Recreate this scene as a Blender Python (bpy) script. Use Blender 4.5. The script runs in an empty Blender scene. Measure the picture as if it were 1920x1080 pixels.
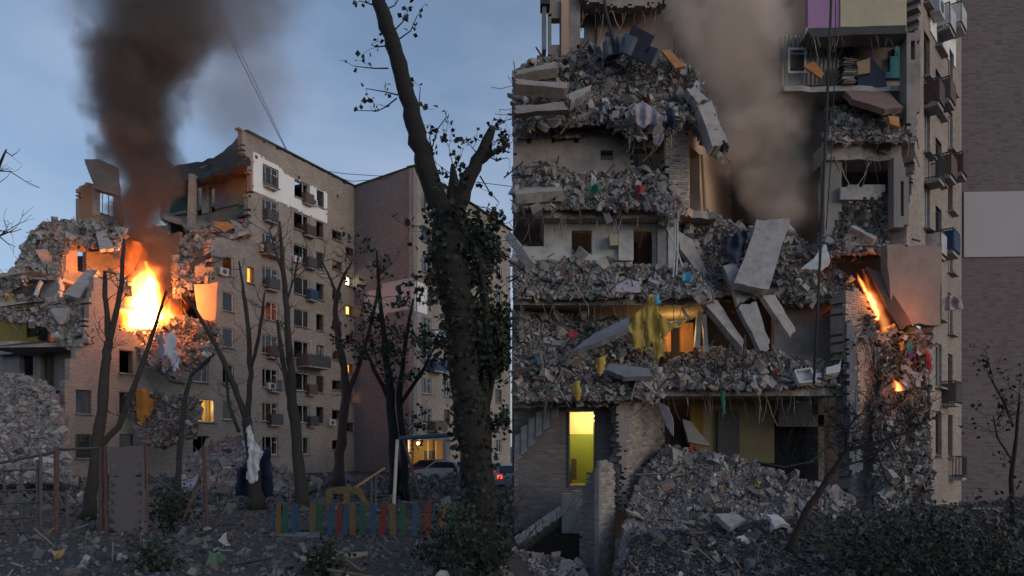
import bpy, bmesh, math, random
import numpy as np
from mathutils import Vector, Matrix, noise

# ---------------------------------------------------------------- camera, sky, sun, exposure
F = 1300.0            # focal length in photo pixels (1920 wide)
HZ = 835.0            # horizon row
CZ = 2.5              # eye height
SC = bpy.context.scene
COL = SC.collection
cam_d = bpy.data.cameras.new('camera'); cam = bpy.data.objects.new('camera', cam_d); COL.objects.link(cam)
cam.location = (0, 0, CZ); cam.rotation_euler = (math.radians(90), 0, 0)
cam_d.sensor_width = 36; cam_d.lens = 36 * F / 1920; cam_d.shift_y = (HZ - 540) / 1920
cam_d.clip_end = 3000; SC.camera = cam

world = bpy.data.worlds.new('World'); SC.world = world; world.use_nodes = True
wn = world.node_tree; wn.nodes.clear()
SUN_AZ, SUN_EL = math.radians(128), math.radians(9)
w_out = wn.nodes.new('ShaderNodeOutputWorld'); w_bg = wn.nodes.new('ShaderNodeBackground')
sky = wn.nodes.new('ShaderNodeTexSky'); sky.sky_type = 'NISHITA'; sky.sun_disc = False
sky.sun_elevation = SUN_EL; sky.sun_rotation = SUN_AZ; sky.air_density = 1.0; sky.dust_density = 1.2; sky.ozone_density = 3.0
tc = wn.nodes.new('ShaderNodeTexCoord'); mp = wn.nodes.new('ShaderNodeMapping'); mp.inputs['Scale'].default_value = (1.0, 1.0, 2.6)
cn = wn.nodes.new('ShaderNodeTexNoise'); cn.inputs['Scale'].default_value = 1.7; cn.inputs['Detail'].default_value = 5; cn.inputs['Roughness'].default_value = .52
cr = wn.nodes.new('ShaderNodeMapRange'); cr.inputs[1].default_value = .44; cr.inputs[2].default_value = .76; cr.inputs[3].default_value = .22; cr.inputs[4].default_value = .75
cm = wn.nodes.new('ShaderNodeMix'); cm.data_type = 'RGBA'; cm.inputs['B'].default_value = (3.45, 4.0, 5.2, 1)
wn.links.new(tc.outputs['Generated'], mp.inputs[0]); wn.links.new(mp.outputs[0], cn.inputs['Vector'])
wn.links.new(cn.outputs[0], cr.inputs[0]); wn.links.new(cr.outputs[0], cm.inputs['Factor'])
wn.links.new(sky.outputs[0], cm.inputs['A']); wn.links.new(cm.outputs['Result'], w_bg.inputs[0])
w_bg.inputs[1].default_value = 0.10
wn.links.new(w_bg.outputs[0], w_out.inputs[0])

sun_d = bpy.data.lights.new('sun', 'SUN'); sun = bpy.data.objects.new('sun', sun_d); COL.objects.link(sun)
sun_d.energy = 0.5; sun_d.angle = math.radians(35); sun_d.color = (1, .86, .74)
sdir = Vector((math.sin(SUN_AZ) * math.cos(SUN_EL), math.cos(SUN_AZ) * math.cos(SUN_EL), math.sin(SUN_EL)))
sun.rotation_euler = sdir.to_track_quat('Z', 'Y').to_euler()
SC.view_settings.view_transform = 'Standard'; SC.view_settings.look = 'None'
SC.view_settings.gamma = 1; SC.view_settings.use_curve_mapping = False
SC.view_settings.exposure = 0.6
cy = SC.cycles
cy.max_bounces = 5; cy.diffuse_bounces = 3; cy.glossy_bounces = 2; cy.transmission_bounces = 3; cy.volume_bounces = 2
cy.transparent_max_bounces = 8; cy.volume_step_rate = 1.0; cy.volume_max_steps = 96
cy.use_denoising = True; cy.sample_clamp_indirect = 6.0; cy.caustics_reflective = False; cy.caustics_refractive = False

# ---------------------------------------------------------------- helpers
random.seed(7)
rng = np.random.default_rng(11)
W = {}                                                   # world matrix of each object, as built
def P(px, py, d): return Vector(((px - 960) / F * d, d, CZ - (py - HZ) / F * d))
def link(o, parent=None, M=None):
    M = M or Matrix(); COL.objects.link(o)
    if parent is not None:
        o.parent = parent; o.matrix_parent_inverse = W[parent.name].inverted()
    o.matrix_basis = M; W[o.name] = M.copy()
    return o
def tag(o, label=None, cat=None, group=None, kind=None):
    if label: o['label'] = label
    if cat: o['category'] = cat
    if group: o['group'] = group
    if kind or cat: o['kind'] = kind or 'thing'
    return o
def thing(name, label, cat, loc=(0, 0, 0), group=None):
    o = bpy.data.objects.new(name, None); o.empty_display_size = .3
    link(o, None, Matrix.Translation(Vector(loc))); return tag(o, label, cat, group)
def np_mesh(name, V, Q, mats, mi=None, smooth=False):
    me = bpy.data.meshes.new(name); V = np.asarray(V, dtype=np.float32); Q = np.asarray(Q, dtype=np.int32)
    k = Q.shape[1]
    me.vertices.add(len(V)); me.vertices.foreach_set('co', V.ravel())
    me.loops.add(Q.size); me.loops.foreach_set('vertex_index', Q.ravel())
    me.polygons.add(len(Q)); me.polygons.foreach_set('loop_start', np.arange(0, Q.size, k, dtype=np.int32))
    me.polygons.foreach_set('loop_total', np.full(len(Q), k, dtype=np.int32))
    for m in mats: me.materials.append(m)
    if mi is not None: me.polygons.foreach_set('material_index', np.asarray(mi, dtype=np.int32))
    me.polygons.foreach_set('use_smooth', np.full(len(Q), bool(smooth)))
    me.update(calc_edges=True); return me
class MB:
    def __init__(s): s.v = []; s.f = []
    def add(s, vs, fs):
        b = len(s.v); s.v += [tuple(v) for v in vs]; s.f += [tuple(i + b for i in f) for f in fs]; return s
    def box(s, c, size, R=None):
        h = [x / 2 for x in size]
        vs = [Vector((sx * h[0], sy * h[1], sz * h[2])) for sz in (-1, 1) for sy in (-1, 1) for sx in (-1, 1)]
        if R is not None: vs = [R @ v for v in vs]
        c = Vector(c)
        return s.add([v + c for v in vs], [(0, 2, 3, 1), (4, 5, 7, 6), (0, 1, 5, 4), (2, 6, 7, 3), (0, 4, 6, 2), (1, 3, 7, 5)])
    def bar(s, a, b, w, t=None):
        a, b = Vector(a), Vector(b); d = b - a; L = d.length
        return s.box((a + b) / 2, (w, t or w, L), d.to_track_quat('Z', 'Y').to_matrix())
    def tube(s, pts, rad, n=6, cap=True):
        pts = [Vector(p) for p in pts]; m = len(pts)
        if not hasattr(rad, '__len__'): rad = [rad] * m
        t0 = (pts[1] - pts[0]).normalized(); x = t0.orthogonal().normalized(); vs = []; fs = []
        for i, p in enumerate(pts):
            t = ((pts[min(i + 1, m - 1)] - pts[max(i - 1, 0)])).normalized()
            x = (x - t * x.dot(t)).normalized(); y = t.cross(x)
            for k in range(n):
                a = 2 * math.pi * k / n; vs.append(p + (x * math.cos(a) + y * math.sin(a)) * rad[i])
        for i in range(m - 1):
            for k in range(n):
                fs.append((i * n + k, i * n + (k + 1) % n, (i + 1) * n + (k + 1) % n, (i + 1) * n + k))
        if cap: fs += [tuple(range(n))[::-1], tuple(range((m - 1) * n, m * n))]
        return s.add(vs, fs)
    def prism(s, poly, off):                          # planar polygon (3-D points) thickened by the vector off
        n = len(poly); off = Vector(off)
        vs = [Vector(p) for p in poly] + [Vector(p) + off for p in poly]
        return s.add(vs, [tuple(range(n)), tuple(range(2 * n - 1, n - 1, -1))] + [(i, i + n, (i + 1) % n + n, (i + 1) % n) for i in range(n)])
    def mesh(s, name, mats, smooth=False):
        me = bpy.data.meshes.new(name); me.from_pydata(s.v, [], s.f)
        for m in (mats if isinstance(mats, (list, tuple)) else [mats]): me.materials.append(m)
        bm = bmesh.new(); bm.from_mesh(me); bmesh.ops.recalc_face_normals(bm, faces=bm.faces); bm.to_mesh(me); bm.free()
        if smooth:
            for p in me.polygons: p.use_smooth = True
        me.update(); return me
    def build(s, name, mats, parent=None, M=None, smooth=False):
        return link(bpy.data.objects.new(name, s.mesh(name, mats, smooth)), parent, M)
def inpoly(X, Y, poly):
    X = np.asarray(X, float); Y = np.asarray(Y, float); r = np.zeros(X.shape, bool); n = len(poly)
    for i in range(n):
        x1, y1 = poly[i]; x2, y2 = poly[(i + 1) % n]
        if y1 == y2: continue
        c = ((y1 > Y) != (y2 > Y)) & (X < (x2 - x1) * (Y - y1) / (y2 - y1) + x1)
        r ^= c
    return r

# ---------------------------------------------------------------- materials
MATS = {}
def nodes(name):
    m = bpy.data.materials.new(name); m.use_nodes = True; MATS[name] = m
    return m, m.node_tree, m.node_tree.nodes['Principled BSDF']
def rgb(c): return (c[0], c[1], c[2], 1)
def new(nt, t, **kw):
    n = nt.nodes.new(t)
    for k, v in kw.items(): setattr(n, k, v)
    return n
def grime(nt, col_socket, target, scale, amt, dark=(.1, .095, .09)):
    """dust and soot blotches laid over a colour socket"""
    tx = new(nt, 'ShaderNodeTexCoord'); a = new(nt, 'ShaderNodeTexNoise'); a.inputs['Scale'].default_value = scale; a.inputs['Detail'].default_value = 9; a.inputs['Roughness'].default_value = .68
    r = new(nt, 'ShaderNodeMapRange'); r.inputs[1].default_value = .42; r.inputs[2].default_value = .72; r.inputs[4].default_value = amt
    mx = new(nt, 'ShaderNodeMix', data_type='RGBA'); mx.inputs['B'].default_value = rgb(dark)
    nt.links.new(tx.outputs['Object'], a.inputs['Vector']); nt.links.new(a.outputs[0], r.inputs[0]); nt.links.new(r.outputs[0], mx.inputs['Factor'])
    if col_socket is not None: nt.links.new(col_socket, mx.inputs['A'])
    nt.links.new(mx.outputs['Result'], target); return mx
def plain(name, c, rough=.8, scale=3, amt=.5, dark=None, bump=.3, bscale=25, metal=0):
    m, nt, b = nodes(name); b.inputs['Roughness'].default_value = rough; b.inputs['Metallic'].default_value = metal
    mx = grime(nt, None, b.inputs['Base Color'], scale, amt, dark or tuple(x * .35 for x in c)); mx.inputs['A'].default_value = rgb(c)
    if bump:
        tx = new(nt, 'ShaderNodeTexCoord'); a = new(nt, 'ShaderNodeTexNoise'); a.inputs['Scale'].default_value = bscale; a.inputs['Detail'].default_value = 8
        bp = new(nt, 'ShaderNodeBump'); bp.inputs['Strength'].default_value = bump; bp.inputs['Distance'].default_value = .03
        nt.links.new(tx.outputs['Object'], a.inputs['Vector']); nt.links.new(a.outputs[0], bp.inputs['Height']); nt.links.new(bp.outputs[0], b.inputs['Normal'])
    return m
def brickmat(name, c1, c2, mortar, amt=.45, dark=(.1, .085, .08), bw=.26, bh=.078, scale=.35):
    m, nt, b = nodes(name); b.inputs['Roughness'].default_value = .9
    tx = new(nt, 'ShaderNodeTexCoord'); se = new(nt, 'ShaderNodeSeparateXYZ'); ad = new(nt, 'ShaderNodeMath'); co = new(nt, 'ShaderNodeCombineXYZ')
    nt.links.new(tx.outputs['Object'], se.inputs[0]); nt.links.new(se.outputs[0], ad.inputs[0]); nt.links.new(se.outputs[1], ad.inputs[1])
    nt.links.new(ad.outputs[0], co.inputs[0]); nt.links.new(se.outputs[2], co.inputs[1])
    br = new(nt, 'ShaderNodeTexBrick'); br.inputs['Scale'].default_value = 1; br.inputs['Brick Width'].default_value = bw; br.inputs['Row Height'].default_value = bh
    br.inputs['Mortar Size'].default_value = .007; br.inputs['Color1'].default_value = rgb(c1); br.inputs['Color2'].default_value = rgb(c2); br.inputs['Mortar'].default_value = rgb(mortar)
    nt.links.new(co.outputs[0], br.inputs['Vector'])
    # some courses burnt or replaced: brick-sized cells of another tone
    wn_ = new(nt, 'ShaderNodeTexWhiteNoise', noise_dimensions='2D'); sn = new(nt, 'ShaderNodeVectorMath', operation='SNAP'); sn.inputs[1].default_value = (bw, bh, 1)
    nt.links.new(co.outputs[0], sn.inputs[0]); nt.links.new(sn.outputs[0], wn_.inputs['Vector'])
    rr = new(nt, 'ShaderNodeMapRange'); rr.inputs[1].default_value = .6; rr.inputs[2].default_value = 1; rr.inputs[3].default_value = 0; rr.inputs[4].default_value = .55
    nt.links.new(wn_.outputs['Value'], rr.inputs[0])
    m1 = new(nt, 'ShaderNodeMix', data_type='RGBA'); m1.inputs['B'].default_value = rgb(tuple(x * .5 for x in c1)); nt.links.new(rr.outputs[0], m1.inputs['Factor']); nt.links.new(br.outputs['Color'], m1.inputs['A'])
    grime(nt, m1.outputs['Result'], b.inputs['Base Color'], scale, amt, dark)
    bp = new(nt, 'ShaderNodeBump', invert=True); bp.inputs['Strength'].default_value = .6; bp.inputs['Distance'].default_value = .015
    nt.links.new(br.outputs['Fac'], bp.inputs['Height']); nt.links.new(bp.outputs[0], b.inputs['Normal'])
    return m
def islandmat(name, stops, rough=.9, amt=.35, obj=True, scale=6, bump=.4):
    """each loose piece gets its own colour from the ramp"""
    m, nt, b = nodes(name); b.inputs['Roughness'].default_value = rough
    ge = new(nt, 'ShaderNodeNewGeometry'); oi = new(nt, 'ShaderNodeObjectInfo'); ad = new(nt, 'ShaderNodeMath', operation='ADD'); fr = new(nt, 'ShaderNodeMath', operation='FRACT')
    nt.links.new(ge.outputs['Random Per Island'], ad.inputs[0]); nt.links.new(oi.outputs['Random'], ad.inputs[1]); nt.links.new(ad.outputs[0], fr.inputs[0])
    cr_ = new(nt, 'ShaderNodeValToRGB'); cr_.color_ramp.interpolation = 'CONSTANT'; el = cr_.color_ramp.elements
    while len(el) < len(stops): el.new(.5)
    for e, (p, c) in zip(el, stops): e.position = p; e.color = rgb(c)
    nt.links.new(fr.outputs[0], cr_.inputs[0]); grime(nt, cr_.outputs[0], b.inputs['Base Color'], scale, amt, (.07, .068, .07))
    if bump:
        tx = new(nt, 'ShaderNodeTexCoord'); a = new(nt, 'ShaderNodeTexNoise'); a.inputs['Scale'].default_value = 18; a.inputs['Detail'].default_value = 6
        bp = new(nt, 'ShaderNodeBump'); bp.inputs['Strength'].default_value = bump; bp.inputs['Distance'].default_value = .03
        nt.links.new(tx.outputs['Object'], a.inputs['Vector']); nt.links.new(a.outputs[0], bp.inputs['Height']); nt.links.new(bp.outputs[0], b.inputs['Normal'])
    return m
def glow(name, c, s):
    m, nt, b = nodes(name); b.inputs['Base Color'].default_value = rgb(c); b.inputs['Emission Color'].default_value = rgb(c); b.inputs['Emission Strength'].default_value = s
    tx = new(nt, 'ShaderNodeTexCoord'); a = new(nt, 'ShaderNodeTexNoise'); a.inputs['Scale'].default_value = 1.3
    r = new(nt, 'ShaderNodeMapRange'); r.inputs[3].default_value = s * .6; r.inputs[4].default_value = s * 1.4
    nt.links.new(tx.outputs['Object'], a.inputs['Vector']); nt.links.new(a.outputs[0], r.inputs[0]); nt.links.new(r.outputs[0], b.inputs['Emission Strength'])
    return m
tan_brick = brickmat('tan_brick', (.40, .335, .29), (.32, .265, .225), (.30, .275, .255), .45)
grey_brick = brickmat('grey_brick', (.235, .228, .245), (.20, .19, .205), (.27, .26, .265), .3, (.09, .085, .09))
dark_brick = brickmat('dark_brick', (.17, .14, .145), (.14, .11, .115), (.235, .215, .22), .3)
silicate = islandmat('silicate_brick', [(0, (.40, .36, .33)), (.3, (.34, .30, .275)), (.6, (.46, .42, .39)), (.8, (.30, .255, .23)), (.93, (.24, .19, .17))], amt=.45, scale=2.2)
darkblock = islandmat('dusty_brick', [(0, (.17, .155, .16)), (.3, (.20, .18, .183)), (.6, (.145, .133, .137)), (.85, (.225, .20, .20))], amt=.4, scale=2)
mortar = plain('mortar', (.24, .225, .215), .95, 4, .5)
concrete = plain('concrete', (.33, .315, .31), .9, 3.2, .75, (.14, .13, .125), bump=.7, bscale=16)
slabmat = plain('slab_concrete', (.36, .335, .32), .9, 2.6, .75, (.17, .15, .14), bump=.7, bscale=14)
whitewall = plain('white_plaster', (.50, .50, .51), .85, 2.4, .75, (.20, .19, .19))
insul = plain('white_insulation', (.78, .78, .77), .8, .5, .3, (.45, .42, .4))
plaster = plain('dirty_plaster', (.30, .265, .25), .95, 1.5, .7, (.10, .09, .085), bump=.6, bscale=9)
peach = plain('peach_plaster', (.50, .33, .235), .9, 1.2, .45, (.25, .18, .14))
cream = plain('cream_wallpaper', (.46, .41, .29), .9, .9, .45, (.25, .2, .13))
lilac = plain('lilac_wallpaper', (.36, .20, .36), .9, .8, .4, (.22, .12, .22))
teal = plain('teal_paint', (.05, .22, .27), .8, 1.5, .5)
bluegrey = plain('blue_grey_paint', (.17, .185, .215), .8, 2.2, .7)
barkgrey = plain('grey_bark', (.048, .041, .038), .95, 6, .6, (.015, .013, .012), bump=1.0, bscale=14)
tarblack = plain('bitumen_roof', (.05, .047, .045), .95, 1, .5)
darkin = plain('dark_interior', (.085, .075, .07), .95, 1, .5)  # single dark brown for interior backing walls and small dark fittings
grey_room = plain('grey_room_wall', (.24, .225, .215), .95, .9, .5)
frame_w = plain('white_window_frame', (.55, .55, .56), .5, 4, .4, bump=0)
frame_b = plain('brown_window_frame', (.11, .075, .06), .6, 4, .4, bump=0)
metal_d = plain('dark_metal', (.07, .068, .07), .5, 5, .5, bump=.1)
metal_w = plain('pale_metal', (.52, .53, .54), .45, 3, .4, bump=.05)
rust = plain('rusty_paint', (.095, .05, .045), .7, 5, .6)
bluep = plain('blue_paint', (.022, .065, .13), .7, 5, .7)
yellowp = plain('yellow_paint', (.13, .09, .035), .7, 5, .8)
greenp = plain('green_paint', (.018, .075, .05), .7, 5, .7)
redp = plain('red_paint', (.14, .022, .018), .7, 5, .7)
bark = plain('bark', (.017, .0145, .014), .95, 6, .6, (.02, .018, .016), bump=1.0, bscale=14)
barkred = plain('reddish_bark', (.075, .045, .038), .95, 6, .6, (.03, .02, .018), bump=1.0, bscale=14)
wood = plain('raw_wood', (.33, .24, .15), .8, 4, .5)
woodo = plain('orange_board', (.42, .19, .07), .8, 3, .5)
navy = plain('navy_upholstery', (.025, .035, .07), .9, 4, .4)
curtain_y = plain('yellow_curtain', (.44, .31, .07), .9, 2.5, .6, (.16, .11, .03), bump=.2)
cloth_w = plain('white_cloth', (.60, .60, .64), .9, 4, .4, (.3, .3, .33))
cloth_p = plain('lilac_cloth', (.36, .32, .38), .9, 4, .5)
cloth_r = plain('red_cloth', (.35, .03, .04), .9, 4, .4)
cloth_g = plain('green_cloth', (.03, .17, .12), .9, 4, .4)
cloth_b = plain('blue_cloth', (.08, .33, .48), .9, 4, .4)
cloth_o = plain('orange_cloth', (.50, .20, .03), .9, 4, .4)
cloth_v = plain('violet_cloth', (.25, .14, .35), .9, 4, .4)
soil = plain('trampled_soil', (.042, .04, .04), .98, .6, .6, (.03, .033, .028), bump=.8, bscale=4)  # earth colour lowered to carry the tree shade over the near yard
rubmat = islandmat('rubble', amt=.5, scale=3, stops=[(0, (.285, .262, .255)), (.25, (.345, .322, .312)), (.42, (.235, .215, .21)), (.6, (.31, .28, .268)), (.74, (.42, .395, .385)), (.82, (.25, .21, .195)), (.90, (.27, .20, .17)), (.93, (.50, .495, .50)), (.955, (.14, .135, .135)), (.98, (.24, .165, .13))])
rubred = islandmat('brick_rubble', [(0, (.27, .18, .155)), (.25, (.22, .155, .135)), (.45, (.28, .25, .235)), (.7, (.30, .215, .18)), (.82, (.27, .26, .255)), (.96, (.42, .40, .39))])
rubdark = islandmat('ground_rubble', [(0, (.095, .095, .098)), (.3, (.13, .128, .13)), (.5, (.075, .073, .075)), (.7, (.16, .155, .155)), (.85, (.12, .095, .085)), (.94, (.26, .255, .26)), (.97, (.05, .05, .05))])  # tones darkened so ground rubble looks shaded by trees
stickm = islandmat('splinters', [(0, (.15, .115, .085)), (.3, (.09, .08, .078)), (.55, (.27, .25, .235)), (.75, (.055, .05, .05)), (.93, (.28, .19, .11))], bump=0)
ragm = islandmat('rags', [(0, (.42, .42, .43)), (.25, (.10, .10, .12)), (.42, (.24, .075, .065)), (.48, (.27, .245, .235)), (.66, (.12, .19, .23)), (.73, (.33, .26, .12)), (.78, (.30, .265, .30)), (.94, (.07, .15, .11))], amt=.5, bump=0)
dustb = plain('packed_dust', (.26, .24, .232), .98, 2.5, .6, (.09, .085, .085), bump=1, bscale=7)
def leafmat(name, c):
    m = islandmat(name, [(0, c), (.35, tuple(x * 1.5 for x in c)), (.6, tuple(x * .7 for x in c)), (.8, (c[0] * 1.6, c[1] * 1.3, c[2] * .9))], .6, .2, bump=0)
    m.node_tree.nodes['Principled BSDF'].inputs['Specular IOR Level'].default_value = .25
    return m
leafm = leafmat('dusty_leaves', (.030, .042, .034))
leafd = leafmat('dark_leaves', (.018, .028, .02))
glass, gnt, gb = nodes('window_glass'); gb.inputs['Base Color'].default_value = (.02, .022, .025, 1); gb.inputs['Roughness'].default_value = .08
grime(gnt, None, gb.inputs['Base Color'], 3, .5, (.10, .10, .105)).inputs['A'].default_value = (.02, .022, .025, 1)
lit_warm = glow('lit_room_warm', (1, .52, .12), 1.6)
lit_amber = glow('lit_room_amber', (1, .38, .06), 1.2)
lit_white = glow('lit_lamp', (1, .80, .52), 6)
tail = glow('tail_light', (1, .05, .02), 2.5)

# ---------------------------------------------------------------- building tools
class Plane:
    """upright plane through two ground points, each given as (picture column, distance)"""
    def __init__(s, p0, p1):
        s.A = Vector(((p0[0] - 960) / F * p0[1], p0[1], 0)); B = Vector(((p1[0] - 960) / F * p1[1], p1[1], 0))
        s.L = (B - s.A).length; s.u = (B - s.A) / s.L; n = Vector((-s.u.y, s.u.x, 0))
        s.back = 1.0 if n.dot((s.A + B) / 2) > 0 else -1.0; s.n = n
        s.M = Matrix.Translation(s.A) @ Matrix.Rotation(math.atan2(s.u.y, s.u.x), 4, 'Z')
    def sz(s, px, py):
        k = (px - 960) / F; t = (k * s.A.y - s.A.x) / (s.u.x - k * s.u.y); d = s.A.y + t * s.u.y
        return t, CZ - (py - HZ) / F * d
    def rect(s, r):
        a, _ = s.sz(r[0], r[1]); b, _ = s.sz(r[2], r[3]); _, z1 = s.sz((r[0] + r[2]) / 2, r[1]); _, z0 = s.sz((r[0] + r[2]) / 2, r[3])
        return (min(a, b), max(a, b), z0, z1)
    def px(s, S, Z):
        D = s.A.y + S * s.u.y; X = s.A.x + S * s.u.x
        return 960 + X / D * F, HZ - (Z - CZ) / D * F
    def at(s, S, Z, t=0):                             # t metres behind the face
        return s.A + s.u * S + s.n * (s.back * t) + Vector((0, 0, Z))
def wall(name, mat, pl, poly, thick=.3, step=(.25, .15), holes=(), szholes=(), rag=4, parent=None, front=0.0, seed=0, hpoly=(), smax=None):
    """solid wall in plane pl, outline poly in picture columns and rows, openings cut through, broken edges"""
    pts = [pl.sz(*p) for p in poly]; S0, S1 = min(p[0] for p in pts), max(p[0] for p in pts); Z0, Z1 = min(p[1] for p in pts), max(p[1] for p in pts)
    S1 = min(S1, smax) if smax else S1; H = [pl.rect(h) for h in holes] + list(szholes)
    def cuts(a, b, st, ex):
        c = list(np.linspace(a, b, max(2, int(round((b - a) / st)) + 1))); ex = [e for e in ex if a < e < b]
        c = [x for x in c if all(abs(x - e) > st * .35 for e in ex)] + ex
        return np.array(sorted(c))
    xs = cuts(S0, S1, step[0], [e for h in H for e in h[:2]]); zs = cuts(Z0, Z1, step[1], [e for h in H for e in h[2:]])
    cx, cz = (xs[:-1] + xs[1:]) / 2, (zs[:-1] + zs[1:]) / 2
    GX, GZ = np.meshgrid(cx, cz, indexing='ij'); PX, PY = pl.px(GX, GZ)
    r_ = np.random.default_rng(seed + 5)
    keep = inpoly(PX + r_.normal(0, rag, PX.shape) * .6, PY + r_.normal(0, rag, PX.shape) * .6, poly) if rag else inpoly(PX, PY, poly)
    for h in H: keep &= ~((GX > h[0]) & (GX < h[1]) & (GZ > h[2]) & (GZ < h[3]))
    for hp in hpoly: keep &= ~inpoly(PX, PY, hp)
    nx, nz = keep.shape; idx = {}; V = []; Q = []
    yf = front * pl.back; yb = (front + thick) * pl.back
    def vid(i, j, b):
        k = (i, j, b)
        if k not in idx: idx[k] = len(V); V.append((xs[i], yb if b else yf, zs[j]))
        return idx[k]
    kp = np.pad(keep, 1)
    for i, j in zip(*np.nonzero(keep)):
        a = (i, j), (i + 1, j), (i + 1, j + 1), (i, j + 1)
        Q.append([vid(*q, 0) for q in a]); Q.append([vid(*q, 1) for q in a[::-1]])
        for (di, dj, e, f) in ((0, -1, 0, 1), (1, 0, 1, 2), (0, 1, 2, 3), (-1, 0, 3, 0)):
            if not kp[i + 1 + di, j + 1 + dj]: Q.append([vid(*a[f], 0), vid(*a[e], 0), vid(*a[e], 1), vid(*a[f], 1)])
    if not Q: print('EMPTY WALL', name); return None
    me = np_mesh(name, V, Q, [mat]); o = link(bpy.data.objects.new(name, me), parent, pl.M)
    return o
def brick_mesh(name, mat, w, d, h):
    me = MB().box((0, 0, 0), (w, d, h)).mesh(name, mat)
    bm = bmesh.new(); bm.from_mesh(me); bmesh.ops.bevel(bm, geom=bm.edges[:], offset=.006, segments=1, affect='EDGES'); bm.to_mesh(me); bm.free()
    return me
BRK = {}
def bricks(mat, pl, poly, parent, holes=(), w=.25, h=.068, j=.011, depth=.11, proud=.014, rag=2.5, seed=1, core=True, thick=.38):
    """a wall laid brick by brick: the nearest 300 are single pieces, the rest one joined piece"""
    if core: wall('mortar_core', mortar, pl, poly, thick, (.13, .079), holes, rag=rag, parent=parent, front=proud, seed=seed)
    if mat.name not in BRK: BRK[mat.name] = brick_mesh('brick', mat, w, depth, h)
    pts = [pl.sz(*p) for p in poly]; S0, S1 = min(p[0] for p in pts), max(p[0] for p in pts); Z0, Z1 = min(p[1] for p in pts), max(p[1] for p in pts)
    H = [pl.rect(q) for q in holes]; r_ = random.Random(seed); out = []; cutb = []
    z = Z0 + h / 2; row = 0
    while z < Z1:
        s = S0 + (0 if row % 2 else -(w + j) / 2)
        while s < S1 + w:
            x, y = pl.px(np.array(s), np.array(z))
            if inpoly(x + r_.gauss(0, rag), y + r_.gauss(0, rag), poly) and not any(q[0] - w * .3 < s < q[1] + w * .3 and q[2] < z < q[3] for q in H) and r_.random() > .025:
                a_, b_ = max(s - w / 2, 0), min(s + w / 2, pl.L)
                if b_ - a_ < w - .01:
                    if b_ - a_ > .05: cutb.append(((a_ + b_) / 2, z, 0, 0, b_ - a_))
                else: out.append((s + r_.gauss(0, .002), z + r_.gauss(0, .0015), r_.gauss(0, .004), r_.gauss(0, .012), pl.at(s, z).y))
            s += w + j
        z += h + j; row += 1
    out.sort(key=lambda q: q[4]); yc = depth / 2 * pl.back
    for q in out[:300]:
        o = bpy.data.objects.new('brick', BRK[mat.name])
        link(o, parent, pl.M @ Matrix.Translation((q[0], yc + q[2] * pl.back, q[1])) @ Matrix.Rotation(q[3], 4, 'Z'))
    rest = [q[:4] + (w,) for q in out[300:]] + cutb
    if rest:
        m = MB()
        for q in rest: m.box((q[0], yc + q[2] * pl.back, q[1]), (q[4] - .004, depth, h - .003), Matrix.Rotation(q[3], 3, 'Z'))
        o = m.build('brickwork', mat, parent, pl.M); o['kind'] = 'stuff'
CUBE = np.array([(x, y, z) for z in (-.5, .5) for y in (-.5, .5) for x in (-.5, .5)])
CF = np.array([(0, 2, 3, 1), (4, 5, 7, 6), (0, 1, 5, 4), (2, 6, 7, 3), (0, 4, 6, 2), (1, 3, 7, 5)])
def rots(n, r_):
    q = r_.normal(size=(n, 4)); q /= np.linalg.norm(q, axis=1)[:, None]; w, x, y, z = q.T
    return np.stack([np.stack([1 - 2 * (y * y + z * z), 2 * (x * y - z * w), 2 * (x * z + y * w)], -1), np.stack([2 * (x * y + z * w), 1 - 2 * (x * x + z * z), 2 * (y * z - x * w)], -1), np.stack([2 * (x * z - y * w), 2 * (y * z + x * w), 1 - 2 * (x * x + y * y)], -1)], 1)
def chunks(C, size, r_, flat=.6, jit=.2):
    """broken angular pieces centred on C"""
    n = len(C); B = np.repeat(CUBE[None], n, 0) + r_.uniform(-jit, jit, (n, 8, 3))
    S = size[:, None] * np.stack([r_.uniform(.7, 1.5, n), r_.uniform(.55, 1.1, n), r_.uniform(.38, flat + .3, n) if flat > 0 else r_.uniform(.06, .16, n)], -1)
    V = np.einsum('nij,nkj->nki', rots(n, r_), B * S[:, None]) + C[:, None]
    Q = (CF[None] + 8 * np.arange(n)[:, None, None])
    return V.reshape(-1, 3), Q.reshape(-1, 4)
def sticks(C, L, r_, wmin=.008, wmax=.03, droop=0.0):
    n = len(C); B = np.repeat(CUBE[None], n, 0); S = np.stack([L, r_.uniform(wmin, wmax * 1.6, n), r_.uniform(wmin, wmax, n)], -1)
    V = np.einsum('nij,nkj->nki', rots(n, r_), B * S[:, None]) + C[:, None]
    return V.reshape(-1, 3), (CF[None] + 8 * np.arange(n)[:, None, None]).reshape(-1, 4)
def rags(C, S, r_):
    n = len(C); g = np.array([(x, y) for y in range(4) for x in range(4)]) / 3 - .5
    B = np.zeros((n, 16, 3)); B[:, :, :2] = g[None] + r_.uniform(-.1, .1, (n, 16, 2)); B[:, :, 2] = r_.normal(0, .16, (n, 16))
    V = np.einsum('nij,nkj->nki', rots(n, r_), B * S[:, None, None]) + C[:, None]
    f = np.array([(y * 4 + x, y * 4 + x + 1, y * 4 + x + 5, y * 4 + x + 4) for y in range(3) for x in range(3)])
    return V.reshape(-1, 3), (f[None] + 16 * np.arange(n)[:, None, None]).reshape(-1, 4)
def power(n, a, b, r_, k=2.2): return a * (1 - r_.random(n) * (1 - (a / b) ** k)) ** (-1 / k)
def joinparts(parts):
    V = []; Q = []; mi = []; b = 0
    for m, (v, q) in parts: V.append(v); Q.append(q + b); mi.append(np.full(len(q), m)); b += len(v)
    return np.concatenate(V), np.concatenate(Q), np.concatenate(mi)
BIGSPOTS = []
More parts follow.
